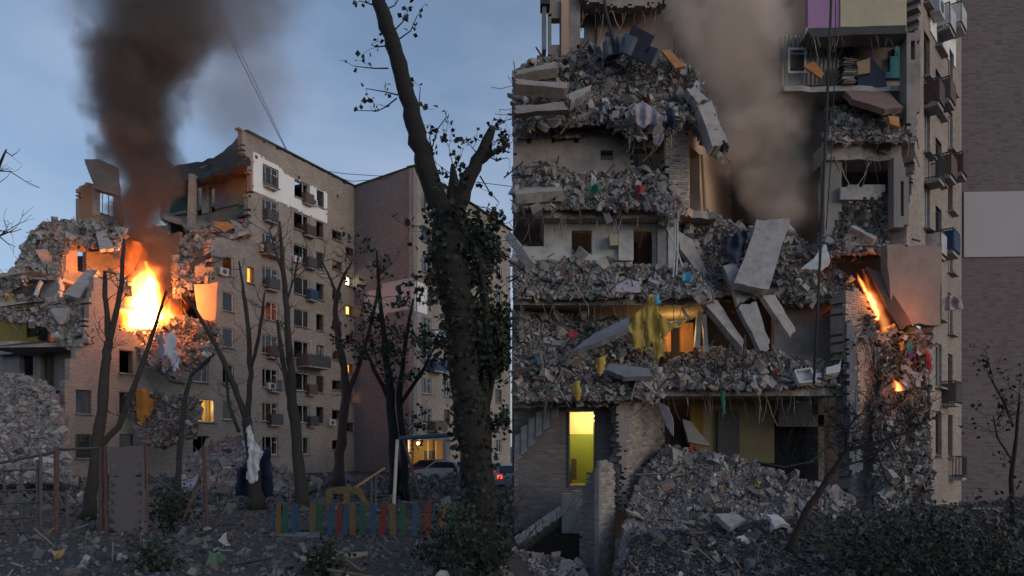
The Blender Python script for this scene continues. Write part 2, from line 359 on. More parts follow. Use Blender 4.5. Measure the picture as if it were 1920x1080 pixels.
def patch(label, poly, dlow, dhigh, n, size=(.06, .42), mat=None, nst=120, nrag=25, seed=0, name='rubble_heap', bulge=.25, step=9, big=0, k=2.2, base=None, sl=(.3, 1.4)):
    """rubble lying on a slope that runs back from distance dlow (foot) to dhigh (top)"""
    r_ = np.random.default_rng(seed + 100); xs = [p[0] for p in poly]; ys = [p[1] for p in poly]; y0, y1 = min(ys), max(ys)
    def D(X, Y):
        t = (y1 - Y) / (y1 - y0); return dlow + (dhigh - dlow) * t
    def world(X, Y, dd): return np.stack([(X - 960) / F * dd, dd, CZ - (Y - HZ) / F * dd], -1)
    def lump(X, Y, s=.02): return np.array([noise.noise(Vector((x * s, y * s, seed * 3.7))) for x, y in zip(X, Y)])
    gx = np.arange(min(xs), max(xs) + step, step); gy = np.arange(y0, y1 + step, step)
    GX, GY = np.meshgrid(gx, gy, indexing='ij'); fx, fy = GX.ravel() + r_.uniform(-3, 3, GX.size), GY.ravel() + r_.uniform(-3, 3, GX.size)
    dd = D(fx, fy) - bulge * lump(fx, fy) + r_.normal(0, .04, fx.size); VB = world(fx, fy, dd + .1); m = len(gy)
    ii, jj = np.meshgrid(np.arange(len(gx) - 1), np.arange(m - 1), indexing='ij'); ii, jj = ii.ravel(), jj.ravel()
    QB = np.stack([ii * m + jj, (ii + 1) * m + jj, (ii + 1) * m + jj + 1, ii * m + jj + 1], -1)
    mid = (fx[QB].mean(1), fy[QB].mean(1)); QB = QB[inpoly(*mid, poly)]
    used = np.unique(QB); re = np.full(len(VB), -1); re[used] = np.arange(len(used)); front = VB[used]
    VB2 = np.concatenate([front, front * np.array([1, 1, 1]) + np.array([0, .45, -.12])])     # give the bank a body behind its face
    QB = re[QB]; QB2 = np.concatenate([QB, QB[:, ::-1] + len(front)])
    def sample(n_):
        ox, oy = [], []
        while len(ox) < n_:
            X = r_.uniform(min(xs), max(xs), n_ * 3); Y = r_.uniform(y0, y1, n_ * 3); ok = inpoly(X, Y, poly); ox += list(X[ok]); oy += list(Y[ok])
        return np.array(ox[:n_]), np.array(oy[:n_])
    n = int(n * 3.0); k = k + .3; size = (size[0] * .55, size[1] * .95); X, Y = sample(n); sz = power(n, size[0], size[1], r_, k)
    C = world(X, Y, D(X, Y) - bulge * lump(X, Y) - r_.uniform(-.05, .25, n) * np.minimum(sz * 3, 1))
    h_ = n // 18; parts = [(0, (VB2, QB2)), (1, chunks(C[h_:], sz[h_:], r_)), (1, chunks(C[:h_], sz[:h_] * 1.5, r_, flat=-.13))]
    nst = int(nst * .75); nrag = int(nrag * .7)
    if nst:
        X, Y = sample(nst); C = world(X, Y, D(X, Y) - bulge * lump(X, Y) - r_.uniform(0, .3, nst)); parts.append((2, sticks(C, r_.uniform(sl[0], sl[1], nst) * size[1] * 2.0, r_, .012, .045)))
    if nrag:
        X, Y = sample(nrag); C = world(X, Y, D(X, Y) - bulge * lump(X, Y) - r_.uniform(.05, .3, nrag)); parts.append((3, rags(C, r_.uniform(.12, .45, nrag) * size[1] * 2.2, r_)))
    V, Q, mi = joinparts(parts)
    o = link(bpy.data.objects.new(name, np_mesh(name, V, Q, [base or dustb, mat or rubmat, stickm, ragm], mi)))
    tag(o, label, 'rubble', kind='stuff')
    if big:
        X, Y = sample(big); C = world(X, Y, D(X, Y) - bulge * lump(X, Y) - .12); BIGSPOTS.extend([(Vector(c), size[1], label) for c in C])
    return o
def jag(pts, amp, seed, per=3):
    """break up the outline of a slab; pts are 3-D corners"""
    r_ = random.Random(seed); out = []
    for i, p in enumerate(pts):
        q = pts[(i + 1) % len(pts)]; d = (q - p); c = sum(pts, Vector()) / len(pts)
        for k in range(per):
            t = k / per + (r_.uniform(-.25, .25) / per if k else 0); v = p + d * t; out.append(v + (c - v).normalized() * r_.uniform(0, amp))
    return out
def slab(name, label, cat, quad, thick, mat=None, amp=.06, seed=0, group=None, parent=None, rebar=0, per=3):
    """flat broken piece: corners (column, row, distance), thickened away from the viewer"""
    pts = [P(*q) for q in quad]; n = (pts[1] - pts[0]).cross(pts[2] - pts[0]).normalized(); c = sum(pts, Vector()) / len(pts)
    if n.dot(c - cam.location) < 0: n = -n
    pts = [p - n * n.dot(p - c) for p in pts]
    M = Matrix.Translation(c); R = [p - c for p in jag(pts, amp, seed, per)] if amp else [p - c for p in pts]
    m = MB().prism(R, n * thick)
    if parent is not None:
        return m.build(name, mat or slabmat, parent, M)
    if rebar:
        root = thing(name, label, cat, c, group); m.build('concrete_panel', mat or slabmat, root, M); r_ = random.Random(seed)
        for k in range(rebar):
            e = random.Random(seed + k).randrange(len(pts)); a = pts[e].lerp(pts[(e + 1) % len(pts)], r_.random()) - c; v = a.normalized() * r_.uniform(.25, .6) + Vector((r_.gauss(0, .1), r_.gauss(0, .1), r_.uniform(-.4, 0)))
            MB().tube([a * .95 + n * thick / 2, a * 1.02 + v * .5 + n * thick / 2, a + v], .009 * max(1, c.length / 25), 4).build('rebar', rust, root, M)
        return root
    o = m.build(name, mat or slabmat, None, M); return tag(o, label, cat, group)
def cloth(name, label, cat, poly, d, mat, wave=.12, freq=.12, seed=0, step=6, group=None, dtop=None, parent=None):
    """hanging or crumpled fabric with folds"""
    xs = [p[0] for p in poly]; ys = [p[1] for p in poly]; gx = np.arange(min(xs), max(xs) + step, step); gy = np.arange(min(ys), max(ys) + step, step)
    idx = {}; V = []; Q = []; c = P(sum(xs) / len(xs), sum(ys) / len(ys), d); y0, y1 = min(ys), max(ys)
    def vid(i, j, b):
        k = (i, j, b)
        if k not in idx:
            x, y = gx[i], gy[j]; t = (y1 - y) / (y1 - y0)
            f = .5 * math.sin((x - min(xs)) * freq * 2.2 + seed + 2.5 * noise.noise(Vector((x * .03, y * .015, seed)))) + 1.3 * noise.noise(Vector((x * freq * .5, y * freq * .3, seed * 2.1)))
            jx, jy = 2.2 * noise.noise(Vector((x * .12, y * .12, seed))), 2.2 * noise.noise(Vector((x * .12, y * .12, seed + 9)))
            idx[k] = len(V); V.append(P(x + jx * step * .4, y + jy * step * .4, d + ((dtop or d) - d) * t + wave * f + (.006 if b else 0)) - c)
        return idx[k]
    kept = {(i, j) for i in range(len(gx) - 1) for j in range(len(gy) - 1) if inpoly(gx[i] + step / 2, gy[j] + step / 2, poly)}
    for i, j in kept:
        a = ((i, j), (i + 1, j), (i + 1, j + 1), (i, j + 1)); Q.append([vid(*q, 0) for q in a]); Q.append([vid(*q, 1) for q in a[::-1]])
        for (di, dj, e, f) in ((0, -1, 0, 1), (1, 0, 1, 2), (0, 1, 2, 3), (-1, 0, 3, 0)):
            if (i + di, j + dj) not in kept: Q.append([vid(*a[f], 0), vid(*a[e], 0), vid(*a[e], 1), vid(*a[f], 1)])
    o = link(bpy.data.objects.new(name, np_mesh(name, [tuple(v) for v in V], Q, [mat], smooth=True)), parent, Matrix.Translation(c))
    return o if parent is not None else tag(o, label, cat, group)
WIN = {}
def window(parent, pl, s, z, w, h, style=0, back=.12, fmat=None, pane=True, sill=True, lit=None, r_=random):
    """window in an opening: frame with mullions, panes, sill; z is the foot of the opening"""
    fm = fmat or frame_w; key = (round(w, 2), round(h, 2), style, fm.name)
    M = pl.M @ Matrix.Translation((s, back * pl.back, z))
    if key not in WIN:
        t = .07; m = MB()
        m.box((-w / 2 + t / 2, 0, h / 2), (t, .08, h)).box((w / 2 - t / 2, 0, h / 2), (t, .08, h)).box((0, 0, t / 2), (w - 2 * t, .078, t)).box((0, 0, h - t / 2), (w - 2 * t, .078, t))
        if style >= 1: m.box((w * .12, 0, h / 2), (.06, .07, h - 2 * t))
        if style == 2: m.box((-w * .28, 0, h * .7), (w * .3, .065, .05))
        if style == 3: m.box((-w * .25, 0, h / 2), (.05, .066, h - 2 * t)).box((w * .35, 0, h * .68), (w * .2, .064, .05))
        pm = MB().box((0, 0, h / 2), (w - 2 * t, .012, h - 2 * t)); sm = MB().box((0, 0, -.035), (w + .16, .3, .06))
        WIN[key] = (m.mesh('window', fm), pm.mesh('pane', glass), sm.mesh('sill', concrete))
    fr = link(bpy.data.objects.new('window', WIN[key][0]), parent, M)
    if pane: link(bpy.data.objects.new('pane', WIN[key][1]), fr, M)
    if sill: link(bpy.data.objects.new('sill', WIN[key][2]), fr, pl.M @ Matrix.Translation((s, -.06 * pl.back, z)))
    if lit:
        k2 = ('lit', round(w, 2), round(h, 2), lit.name)
        if k2 not in WIN: WIN[k2] = MB().box((0, 0, h / 2), (w, .02, h)).mesh('lit_curtain', lit)
        link(bpy.data.objects.new('lit_curtain', WIN[k2]), fr, pl.M @ Matrix.Translation((s, .5 * pl.back, z)))
    return fr
def balcony(parent, pl, s, z, w, out, h, mat, panel=None, name='balcony'):
    M = pl.M @ Matrix.Translation((s, 0, z)); f = -pl.back
    b = MB().box((0, f * out / 2, 0), (w, out, .12)).build(name, concrete, parent, M)
    m = MB(); n = max(4, int(w / .14))
    for z_ in (.12, h): m.box((0, f * out, z_), (w, .04, .04)).box((-w / 2, f * out / 2, z_), (.04, out, .04)).box((w / 2, f * out / 2, z_), (.04, out, .04))
    for k in range(n + 1): m.box((-w / 2 + w * k / n, f * out, h / 2 + .03), (.022, .022, h))
    for k in range(1, 4): m.box((-w / 2, f * out * k / 4, h / 2 + .03), (.022, .022, h)).box((w / 2, f * out * k / 4, h / 2 + .03), (.022, .022, h))
    m.build('railing', mat, b, M)
    if panel:
        MB().box((0, f * (out + .03), h * .52), (w, .02, h * .8)).box((-w / 2 - .02, f * out / 2, h * .52), (.02, out, h * .8)).build('front_panel', panel, b, M)
    return b
def aircon(parent, pl, s, z):
    M = pl.M @ Matrix.Translation((s, -.22 * pl.back, z)); o = MB().box((0, 0, 0), (.8, .3, .55)).build('air_conditioner', metal_w, parent, M)
    MB().tube([(0, -.155 * pl.back, 0), (0, -.165 * pl.back, 0)], .2, 12).build('fan_grille', metal_d, o, M)
def leaves(C, size, r_, aspect=.45, seed_dir=None):
    """leaf blades: folded pairs of quads"""
    n = len(C); L = r_.uniform(.7, 1.3, n) * size; w = L * aspect
    B = np.zeros((n, 6, 3)); B[:, 0] = 0; B[:, 1, 0] = L * .5; B[:, 1, 1] = w; B[:, 1, 2] = L * .12; B[:, 2, 0] = L; B[:, 3, 0] = L * .5; B[:, 3, 1] = -w; B[:, 3, 2] = L * .12
    B = B[:, :4]; V = np.einsum('nij,nkj->nki', rots(n, r_), B) + C[:, None]
    Q = (np.array([[0, 1, 2, 3]])[None] + 4 * np.arange(n)[:, None, None])
    return V.reshape(-1, 3), Q.reshape(-1, 4)
def twig(m, a, v, L, r, lev, R, tips, up=.25, n=4):
    k = 5; pts = [a]; d = v.normalized()
    for i in range(k):
        d = (d + Vector((R.gauss(0, .2), R.gauss(0, .2), R.gauss(0, .17) + up * .25))).normalized(); pts.append(pts[-1] + d * L / k)
    m.tube(pts, [max(r * (1 - .8 * i / k), .004) for i in range(k + 1)], n); tips.append(pts[-1]); tips.append(pts[3])
    if lev > 0:
        for i in range(R.randint(2, 4)):
            q = R.randint(1, k); e = (d + Vector((R.gauss(0, .7), R.gauss(0, .5), R.gauss(0, .6)))).normalized()
            twig(m, pts[q], e, L * R.uniform(.4, .7), r * .55, lev - 1, R, tips, up, n)
def tree(label, d, stems, mat=None, twigs=(8, 1.2, 1), nleaf=0, lsize=.14, lmat=None, lspread=.35, seed=0, name='bare_tree', extra=None, limbfrom=0, dj=0.0, tw_r=.02, ivy=0, xmax=1e9, thin=1.0):
    """stems: list of [(column,row,width px), ...]; the first is the trunk, the others limbs"""
    R = random.Random(seed); mat = mat or bark; r_ = np.random.default_rng(seed + 31)
    b = stems[0][0]; root = thing(name, label, 'tree', P(b[0], b[1], d)); paths = []
    for k, st in enumerate(stems):
        off = 0 if k == 0 else R.uniform(-dj, dj); pts = []; rad = []
        for i in range(len(st) - 1):
            for q in range(4):
                t = q / 4; x, y, w = [st[i][c] * (1 - t) + st[i + 1][c] * t for c in range(3)]
                j = 0 if (i == 0 and q == 0) else w * .06; pts.append(P(x + R.gauss(0, j), y, d + off * (i + t) / len(st))); rad.append(thin * w / 2 / F * d * R.uniform(.93, 1.08))
        x, y, w = st[-1]; pts.append(P(x, y, d + off)); rad.append(w / 2 / F * d * .8)
        if k == 0: rad[0] *= 1.35; rad[1] *= 1.12
        MB().tube(pts, rad, 10 if k == 0 else 8).build('trunk' if k == 0 else 'limb', mat, root, smooth=True); paths.append((pts, rad))
    m = MB(); tips = []
    for k, (pts, rad) in enumerate(paths):
        if k < limbfrom: continue
        for _ in range(twigs[0]):
            q = R.randint(len(pts) // 3, len(pts) - 1); a = pts[q]; ang = R.uniform(0, 6.283)
            twig(m, a, Vector((math.cos(ang), math.sin(ang) * .6, R.uniform(.1, .9))), twigs[1] * R.uniform(.5, 1.2), min(tw_r, rad[q] * .6), twigs[2], R, tips)
    for e in (extra or []):
        pts = [P(x, y, d) for x, y in e]; m.tube(pts, [tw_r * (1.3 - i / len(pts)) for i in range(len(pts))], 5); tips += pts[1:]
        for p in pts[1:]: twig(m, p, Vector((R.gauss(0, 1), R.gauss(0, .5), R.gauss(0, .6))), .35, tw_r * .45, 0, R, tips)
    if m.v: o = m.build('twigs', mat, root); o['kind'] = 'stuff'
    if nleaf and tips:
        T = np.array([tuple(t) for t in tips]); C = T[r_.integers(0, len(T), nleaf)] + r_.normal(0, lspread, (nleaf, 3)); C = C[C[:, 0] < xmax]
        V, Q = leaves(C, lsize, r_); o = link(bpy.data.objects.new('foliage', np_mesh('foliage', V, Q, [lmat or leafm])), root); o['kind'] = 'stuff'
    if ivy:
        pts, rad = paths[0]; I = r_.integers(1, len(pts) - 1, ivy); a = r_.uniform(0, 6.283, ivy); C = np.array([tuple(pts[i].lerp(pts[i + 1], random.random())) for i in I]); rr = np.array([rad[i] for i in I]) * r_.uniform(.9, 1.5, ivy)
        C[:, 0] += np.cos(a) * rr; C[:, 1] += np.sin(a) * rr; V, Q = leaves(C, lsize * 1.1, r_); o = link(bpy.data.objects.new('ivy', np_mesh('ivy', V, Q, [leafd])), root); o['kind'] = 'stuff'
    return root
def shrub(label, c, rx, rz, n, size=.10, mat=None, seed=0, stems=11, group=None, name='shrub', xmax=1e9):
    R = random.Random(seed); r_ = np.random.default_rng(seed + 77); root = thing(name, label, 'bush', c, group); m = MB(); tips = []
    for k in range(stems):
        a = R.uniform(0, 6.283); twig(m, Vector(c) + Vector((R.gauss(0, rx * .25), R.gauss(0, rx * .25), 0)), Vector((math.cos(a) * .6, math.sin(a) * .6, 1)), rz * R.uniform(.7, 1.1), .018, 2, R, tips, up=.3)
    m.build('stems', bark, root)
    T = np.array([tuple(t) for t in tips]); C = T[r_.integers(0, len(T), n)] + r_.normal(0, .14 * rx + .05, (n, 3)); C[:, 2] = np.maximum(C[:, 2], c[2] + .02); C = C[C[:, 0] < xmax]
    V, Q = leaves(C, size, r_); o = link(bpy.data.objects.new('foliage', np_mesh('foliage', V, Q, [mat or leafd])), root); o['kind'] = 'stuff'
    return root
def plume(name, label, cat, d, axis, mat_fn, n=18, lumps=.2, seed=0, kind='stuff', parent=None, squash=.8):
    """lumpy closed column of air; axis = [(column,row,half width px)] from foot to top"""
    base = P(axis[0][0], axis[0][1], d); pts = [(P(x, y, d) - base, w / F * d) for x, y, w in axis]
    zz = [p.z for p, _ in pts]; X = [p.x for p, _ in pts]; R_ = [r for _, r in pts]; V = []; Q = []; m = 26
    for i in range(m):
        z = zz[0] + (zz[-1] - zz[0]) * i / (m - 1); cx = np.interp(z, zz, X); rr = np.interp(z, zz, R_) * 1.12
        if i in (0, m - 1): rr *= .75
        for k in range(n):
            a = 2 * math.pi * k / n; q = rr * (1 + lumps * noise.noise(Vector((math.cos(a) * 1.5 + seed, math.sin(a) * 1.5, z * .35))))
            V.append((cx + math.cos(a) * q, math.sin(a) * q * squash, z))
    for i in range(m - 1):
        for k in range(n): Q.append((i * n + k, i * n + (k + 1) % n, (i + 1) * n + (k + 1) % n, (i + 1) * n + k))
    b = len(V); V += [(X[0], 0, zz[0] - .01), (X[-1], 0, zz[-1] + .01)]
    mb = MB(); mb.add(V, Q + [(k + 1 if k + 1 < n else 0, k, b) for k in range(n)] + [((m - 1) * n + k, (m - 1) * n + (k + 1) % n, b + 1) for k in range(n)])
    o = mb.build(name, mat_fn(zz, X, R_, squash), parent, Matrix.Translation(base))
    return o if parent is not None else tag(o, label, cat, None, kind)
def axis_nodes(nt, zz, X, R_, squash, nscale, namp, warp=1.0, zs=1.0):
    """0 at the edge, 1 on the axis, roughened by noise; also returns the height 0..1"""
    lk = nt.links.new; tx = new(nt, 'ShaderNodeTexCoord'); se = new(nt, 'ShaderNodeSeparateXYZ')
    nw = new(nt, 'ShaderNodeTexNoise'); nw.inputs['Scale'].default_value = nscale * .6; nw.inputs['Detail'].default_value = 3
    sb = new(nt, 'ShaderNodeVectorMath', operation='SUBTRACT'); sb.inputs[1].default_value = (.5, .5, .5); ms = new(nt, 'ShaderNodeVectorMath', operation='SCALE'); ms.inputs['Scale'].default_value = warp
    av = new(nt, 'ShaderNodeVectorMath', operation='ADD'); lk(tx.outputs['Object'], nw.inputs['Vector']); lk(nw.outputs['Color'], sb.inputs[0]); lk(sb.outputs[0], ms.inputs[0]); lk(tx.outputs['Object'], av.inputs[0]); lk(ms.outputs[0], av.inputs[1])
    lk(av.outputs[0], se.inputs[0])
    h = new(nt, 'ShaderNodeMapRange'); h.inputs[1].default_value = zz[0]; h.inputs[2].default_value = zz[-1]; lk(se.outputs[2], h.inputs[0])
    def curve(vals):
        lo, hi = min(vals), max(vals) + 1e-4; c = new(nt, 'ShaderNodeFloatCurve'); cu = c.mapping.curves[0]
        P_ = [((z - zz[0]) / (zz[-1] - zz[0]), (v - lo) / (hi - lo)) for z, v in zip(zz, vals)]
        while len(cu.points) < len(P_): cu.points.new(.5, .5)
        for q, p in zip(cu.points, P_): q.location = p; q.handle_type = 'AUTO_CLAMPED'
        c.mapping.update(); lk(h.outputs[0], c.inputs['Value']); r = new(nt, 'ShaderNodeMapRange'); r.inputs[3].default_value = lo; r.inputs[4].default_value = hi; lk(c.outputs[0], r.inputs[0]); return r.outputs[0]
    def M2(op, a, b):
        n_ = new(nt, 'ShaderNodeMath', operation=op)
        for i, q in enumerate((a, b)):
            if isinstance(q, (int, float)): n_.inputs[i].default_value = q
            else: lk(q, n_.inputs[i])
        return n_.outputs[0]
    dx = M2('SUBTRACT', se.outputs[0], curve(X)); dy = M2('DIVIDE', se.outputs[1], squash); rr = curve(R_)
    r2 = M2('SQRT', M2('ADD', M2('MULTIPLY', dx, dx), M2('MULTIPLY', dy, dy)), 0); f = M2('SUBTRACT', 1, M2('DIVIDE', r2, rr))
    nz = new(nt, 'ShaderNodeTexNoise'); nz.inputs['Scale'].default_value = nscale; nz.inputs['Detail'].default_value = 6; nz.inputs['Roughness'].default_value = .62; zm = new(nt, 'ShaderNodeVectorMath', operation='MULTIPLY'); zm.inputs[1].default_value = (1, 1, zs); lk(av.outputs[0], zm.inputs[0]); lk(zm.outputs[0], nz.inputs['Vector'])
    f = M2('ADD', f, M2('MULTIPLY', M2('SUBTRACT', nz.outputs[0], .5), namp))
    return f, h.outputs[0], M2
def smoke_mat(name, col, dens, nscale, namp, hi, lo_f=.05, hi_f=.75, fade=.0, warp=1.0, aniso=.1):
    def fn(zz, X, R_, sq):
        m = bpy.data.materials.new(name); m.use_nodes = True; nt = m.node_tree; nt.nodes.clear(); out = new(nt, 'ShaderNodeOutputMaterial'); pv = new(nt, 'ShaderNodeVolumePrincipled')
        f, h, M2 = axis_nodes(nt, zz, X, R_, sq, nscale, namp, warp); s = new(nt, 'ShaderNodeMapRange', interpolation_type='SMOOTHSTEP'); s.inputs[1].default_value = lo_f; s.inputs[2].default_value = hi_f; nt.links.new(f, s.inputs[0])
        t = new(nt, 'ShaderNodeMapRange'); t.inputs[3].default_value = dens; t.inputs[4].default_value = hi; nt.links.new(h, t.inputs[0])
        e = new(nt, 'ShaderNodeMapRange', interpolation_type='SMOOTHSTEP'); e.inputs[1].default_value = 0; e.inputs[2].default_value = max(fade, .001); nt.links.new(h, e.inputs[0])
        nt.links.new(M2('MULTIPLY', M2('MULTIPLY', s.outputs[0], t.outputs[0]), e.outputs[0]), pv.inputs['Density'])
        pv.inputs['Color'].default_value = rgb(col); pv.inputs['Anisotropy'].default_value = aniso; nt.links.new(pv.outputs[0], out.inputs['Volume'])
        return m
    return fn
def flame_mat(name, strength, nscale, namp, warp=.8, cut=.1):
    def fn(zz, X, R_, sq):
        m = bpy.data.materials.new(name); m.use_nodes = True; nt = m.node_tree; nt.nodes.clear(); out = new(nt, 'ShaderNodeOutputMaterial'); em = new(nt, 'ShaderNodeEmission')
        f, h, M2 = axis_nodes(nt, zz, X, R_, sq, nscale, namp, warp, .5)
        f = M2('SUBTRACT', f, M2('MULTIPLY', M2('POWER', h, 1.5), .45))
        r = new(nt, 'ShaderNodeValToRGB'); el = r.color_ramp.elements; el[0].position = cut; el[0].color = (.4, .012, .0, 1); el[1].position = .8; el[1].color = (1, .50, .15, 1)
        e = el.new(.42); e.color = (1, .13, .008, 1)
        s = new(nt, 'ShaderNodeMapRange', interpolation_type='SMOOTHSTEP'); s.inputs[1].default_value = cut; s.inputs[2].default_value = .7; nt.links.new(f, s.inputs[0]); nt.links.new(f, r.inputs[0])
        nt.links.new(M2('MULTIPLY', M2('POWER', s.outputs[0], 2.0), strength), em.inputs['Strength']); nt.links.new(r.outputs[0], em.inputs['Color']); nt.links.new(em.outputs[0], out.inputs['Volume'])
        return m
    return fn
def firelight(parent, loc, energy, rad=.6, col=(1, .27, .045)):
    l = bpy.data.lights.new('fire_light', 'POINT'); l.energy = energy; l.color = col; l.shadow_soft_size = rad
    o = bpy.data.objects.new('fire_light', l); return link(o, parent, Matrix.Translation(Vector(loc)))

# ---------------------------------------------------------------- ground
def sm(a, b, x):
    t = min(1, max(0, (x - a) / (b - a))); return t * t * (3 - 2 * t)
def gh(x, y):
    return -1.9 * sm(-.4, 1.6, x) * sm(7, 13, y) + .10 * noise.noise(Vector((x * .25, y * .25, 0))) * sm(4, 10, y)
gx = sorted(set(list(np.arange(-46, 40, .8)) + [-900, -400, -150, -80, 60, 120, 400, 900])); gy = sorted(set(list(np.arange(-6, 70, .8)) + [-400, -100, -30, 80, 110, 200, 500, 1200]))
V = [(x, y, gh(x, y)) for x in gx for y in gy]; m_ = len(gy)
Q = [(i * m_ + j, (i + 1) * m_ + j, (i + 1) * m_ + j + 1, i * m_ + j + 1) for i in range(len(gx) - 1) for j in range(m_ - 1)]
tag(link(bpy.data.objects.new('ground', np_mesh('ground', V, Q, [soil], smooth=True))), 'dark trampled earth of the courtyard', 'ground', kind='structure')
def scatter(label, n, fn, size, mat, seed, nst=0, nrag=0, k=2.2, name='ground_rubble'):
    r_ = np.random.default_rng(seed); C = np.array([fn(r_) for _ in range(n)]); sz = power(n, size[0], size[1], r_, k); C[:, 2] += sz * .15
    parts = [(0, chunks(C, sz, r_))]
    if nst: parts.append((1, sticks(np.array([fn(r_) for _ in range(nst)]) + (0, 0, .08), r_.uniform(.3, 1.6, nst), r_, .01, .04)))
    if nrag: parts.append((2, rags(np.array([fn(r_) for _ in range(nrag)]) + (0, 0, .06), r_.uniform(.15, .5, nrag), r_)))
    V, Q, mi = joinparts(parts); return tag(link(bpy.data.objects.new(name, np_mesh(name, V, Q, [mat, stickm, ragm], mi))), label, 'rubble', kind='stuff')
def left_ground(lo, hi, px0=-40, px1=958):
    def f(r_):
        y = lo + (hi - lo) * r_.random() ** .75; x = (r_.uniform(px0, px1) - 960) / F * y
        return (x, y, gh(x, y) + max(0, (y - 26) * .028) * r_.random())
    return f
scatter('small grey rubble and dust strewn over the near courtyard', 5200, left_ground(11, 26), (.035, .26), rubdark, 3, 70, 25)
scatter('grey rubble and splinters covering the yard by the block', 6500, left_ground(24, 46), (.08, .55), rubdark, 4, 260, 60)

# ---------------------------------------------------------------- left: the burning nine-storey block
FP = Plane((120, 42.7), (665, 67.3))
block = thing('apartment_block', 'tan brick nine storey apartment block torn open at one end and burning', 'building', FP.A)
def zf(k): return .8 + 2.8 * (k - 1)                 # floor level of storey k
outline = [(112, 905), (118, 800), (128, 700), (160, 620), (170, 555), (178, 522), (226, 508), (232, 560), (236, 612), (262, 640), (300, 690), (338, 672), (362, 640), (398, 612), (404, 560), (388, 520), (390, 470), (402, 446), (440, 440), (470, 420), (466, 385), (474, 345), (462, 300), (452, 243), (700, 367), (700, 905)]
wins = []                                             # (column px, row storey, width, height, style, frame, lit)
def addw(px, ks, w, h, st, fm=None, lit={}, lift=.9):
    for k in ks:
        s, _ = FP.sz(px, 500); wins.append((s, zf(k) + lift, w, h, st, fm, lit.get(k)))
addw(428, range(1, 8), 1.05, 1.5, 0, frame_w)
addw(507, range(1, 10), 1.75, 1.55, 3, frame_w)
addw(566, range(1, 10), 1.9, 1.55, 1, frame_w)
addw(600, range(2, 10), .95, 1.5, 0, frame_b)
addw(632, range(1, 9), 1.35, .9, 1, frame_b, lift=1.3)
addw(656, range(2, 9), 1.15, .9, 1, frame_b, {3: lit_warm, 4: lit_amber, 6: lit_warm, 7: lit_white}, lift=.2)
addw(237, range(1, 5), 1.0, 1.55, 0, frame_b)
addw(157, range(1, 3), 1.0, 1.5, 0, frame_b)
addw(377, range(1, 2), 1.4, 1.5, 1, frame_b)
s7, _ = FP.sz(470, 500); wins.append((s7, zf(6) + .75, .7, 1.3, 0, frame_b, lit_amber))
sL, _ = FP.sz(385, 768); wins.append((sL, zf(2) + .65, 1.75, 1.7, 1, frame_w, None))
sB, _ = FP.sz(376, 688); wins.append((sB, zf(3) + .8, 1.4, 1.65, 1, frame_w, None))
sG, _ = FP.sz(300, 800)
H = [(s - w / 2, s + w / 2, z, z + h) for (s, z, w, h, st, fm, lit) in wins]
for k_ in range(2): pass
vents = [(FP.sz(px, 300)[0], 25.75) for px in (480, 561, 633)]
H += [(s - .14, s + .14, z, z + .3) for s, z in vents]
o = wall('wall', tan_brick, FP, outline, .5, (.3, .15), smax=FP.L + .06, szholes=H, rag=3.2, parent=block, seed=2)
R0 = random.Random(4)
for q, (s, z, w, h, st, fm, lit) in enumerate(wins):
    x, y = FP.px(np.array(s), np.array(z + h / 2))
    if not inpoly(x, y, outline): continue
    window(block, FP, s, z, w, h, st, back=.16, fmat=fm, pane=(R0.random() < .35 and lit is None and abs(s - sL) > .2), lit=lit)
# lit flat on the first floor, with a real lamp in the room
fl = MB().box((0, 1.6, .85), (3.4, .05, 2.4)).box((0, 1.0, -.33), (3.4, 1.25, .05)).build('lit_room', plain('yellow_room_paint', (.62, .48, .14), .8, 1, .3), block, FP.M @ Matrix.Translation((sL, 0, zf(2) + .65)))
l_ = bpy.data.lights.new('room_lamp', 'POINT'); l_.energy = 60; l_.color = (1, .66, .25); l_.shadow_soft_size = .15
link(bpy.data.objects.new('room_lamp', l_), block, FP.M @ Matrix.Translation((sL + .2, .95, zf(2) + 1.9)))
# parapet strip, insulation patch, interior floors and the spine wall that keeps rooms dark
cap = MB(); cs = [FP.sz(455, 243)[0] + .3, FP.L + .1]
zt = FP.sz(455, 243)[1]; cap.box(((cs[0] + cs[1]) / 2, .2, zt + .05), (cs[1] - cs[0], .8, .12)); cap.build('parapet_cap', tarblack, block, FP.M)
wall('insulation_panel', insul, FP, [(474, 284), (532, 318), (530, 325), (613, 362), (613, 419), (474, 358)], .045, (.2, .15), szholes=H, rag=1.2, parent=block, front=-.05, seed=9)
sc0 = FP.sz(470, 400)[0]
for k in range(1, 10):
    a = sc0 + 1.2 if k > 6 else (sc0 - 2 if k > 5 else 2.0)
    if k > 1: MB().box(((a + FP.L) / 2, 6.3, zf(k) - .13), (FP.L - a, 11.4, .24)).build('floor_slab', concrete, block, FP.M)
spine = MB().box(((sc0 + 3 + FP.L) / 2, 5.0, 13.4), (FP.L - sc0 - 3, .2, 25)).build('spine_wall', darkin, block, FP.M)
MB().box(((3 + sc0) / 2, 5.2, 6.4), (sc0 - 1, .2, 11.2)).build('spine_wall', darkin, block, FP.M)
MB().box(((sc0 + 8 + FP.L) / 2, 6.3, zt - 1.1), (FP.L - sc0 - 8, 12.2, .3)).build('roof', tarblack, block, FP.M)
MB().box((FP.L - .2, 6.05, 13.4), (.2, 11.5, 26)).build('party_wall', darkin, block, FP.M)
MB().box((FP.L - 5.5, 12.2, 13.8), (11.0, .4, 27.3)).build('rear_wall', tan_brick, block, FP.M)
for px in (535, 588, 618):
    s, _ = FP.sz(px, 500); MB().box((s, 2.8, 13), (.15, 4.4, 24)).build('partition', grey_room, block, FP.M)
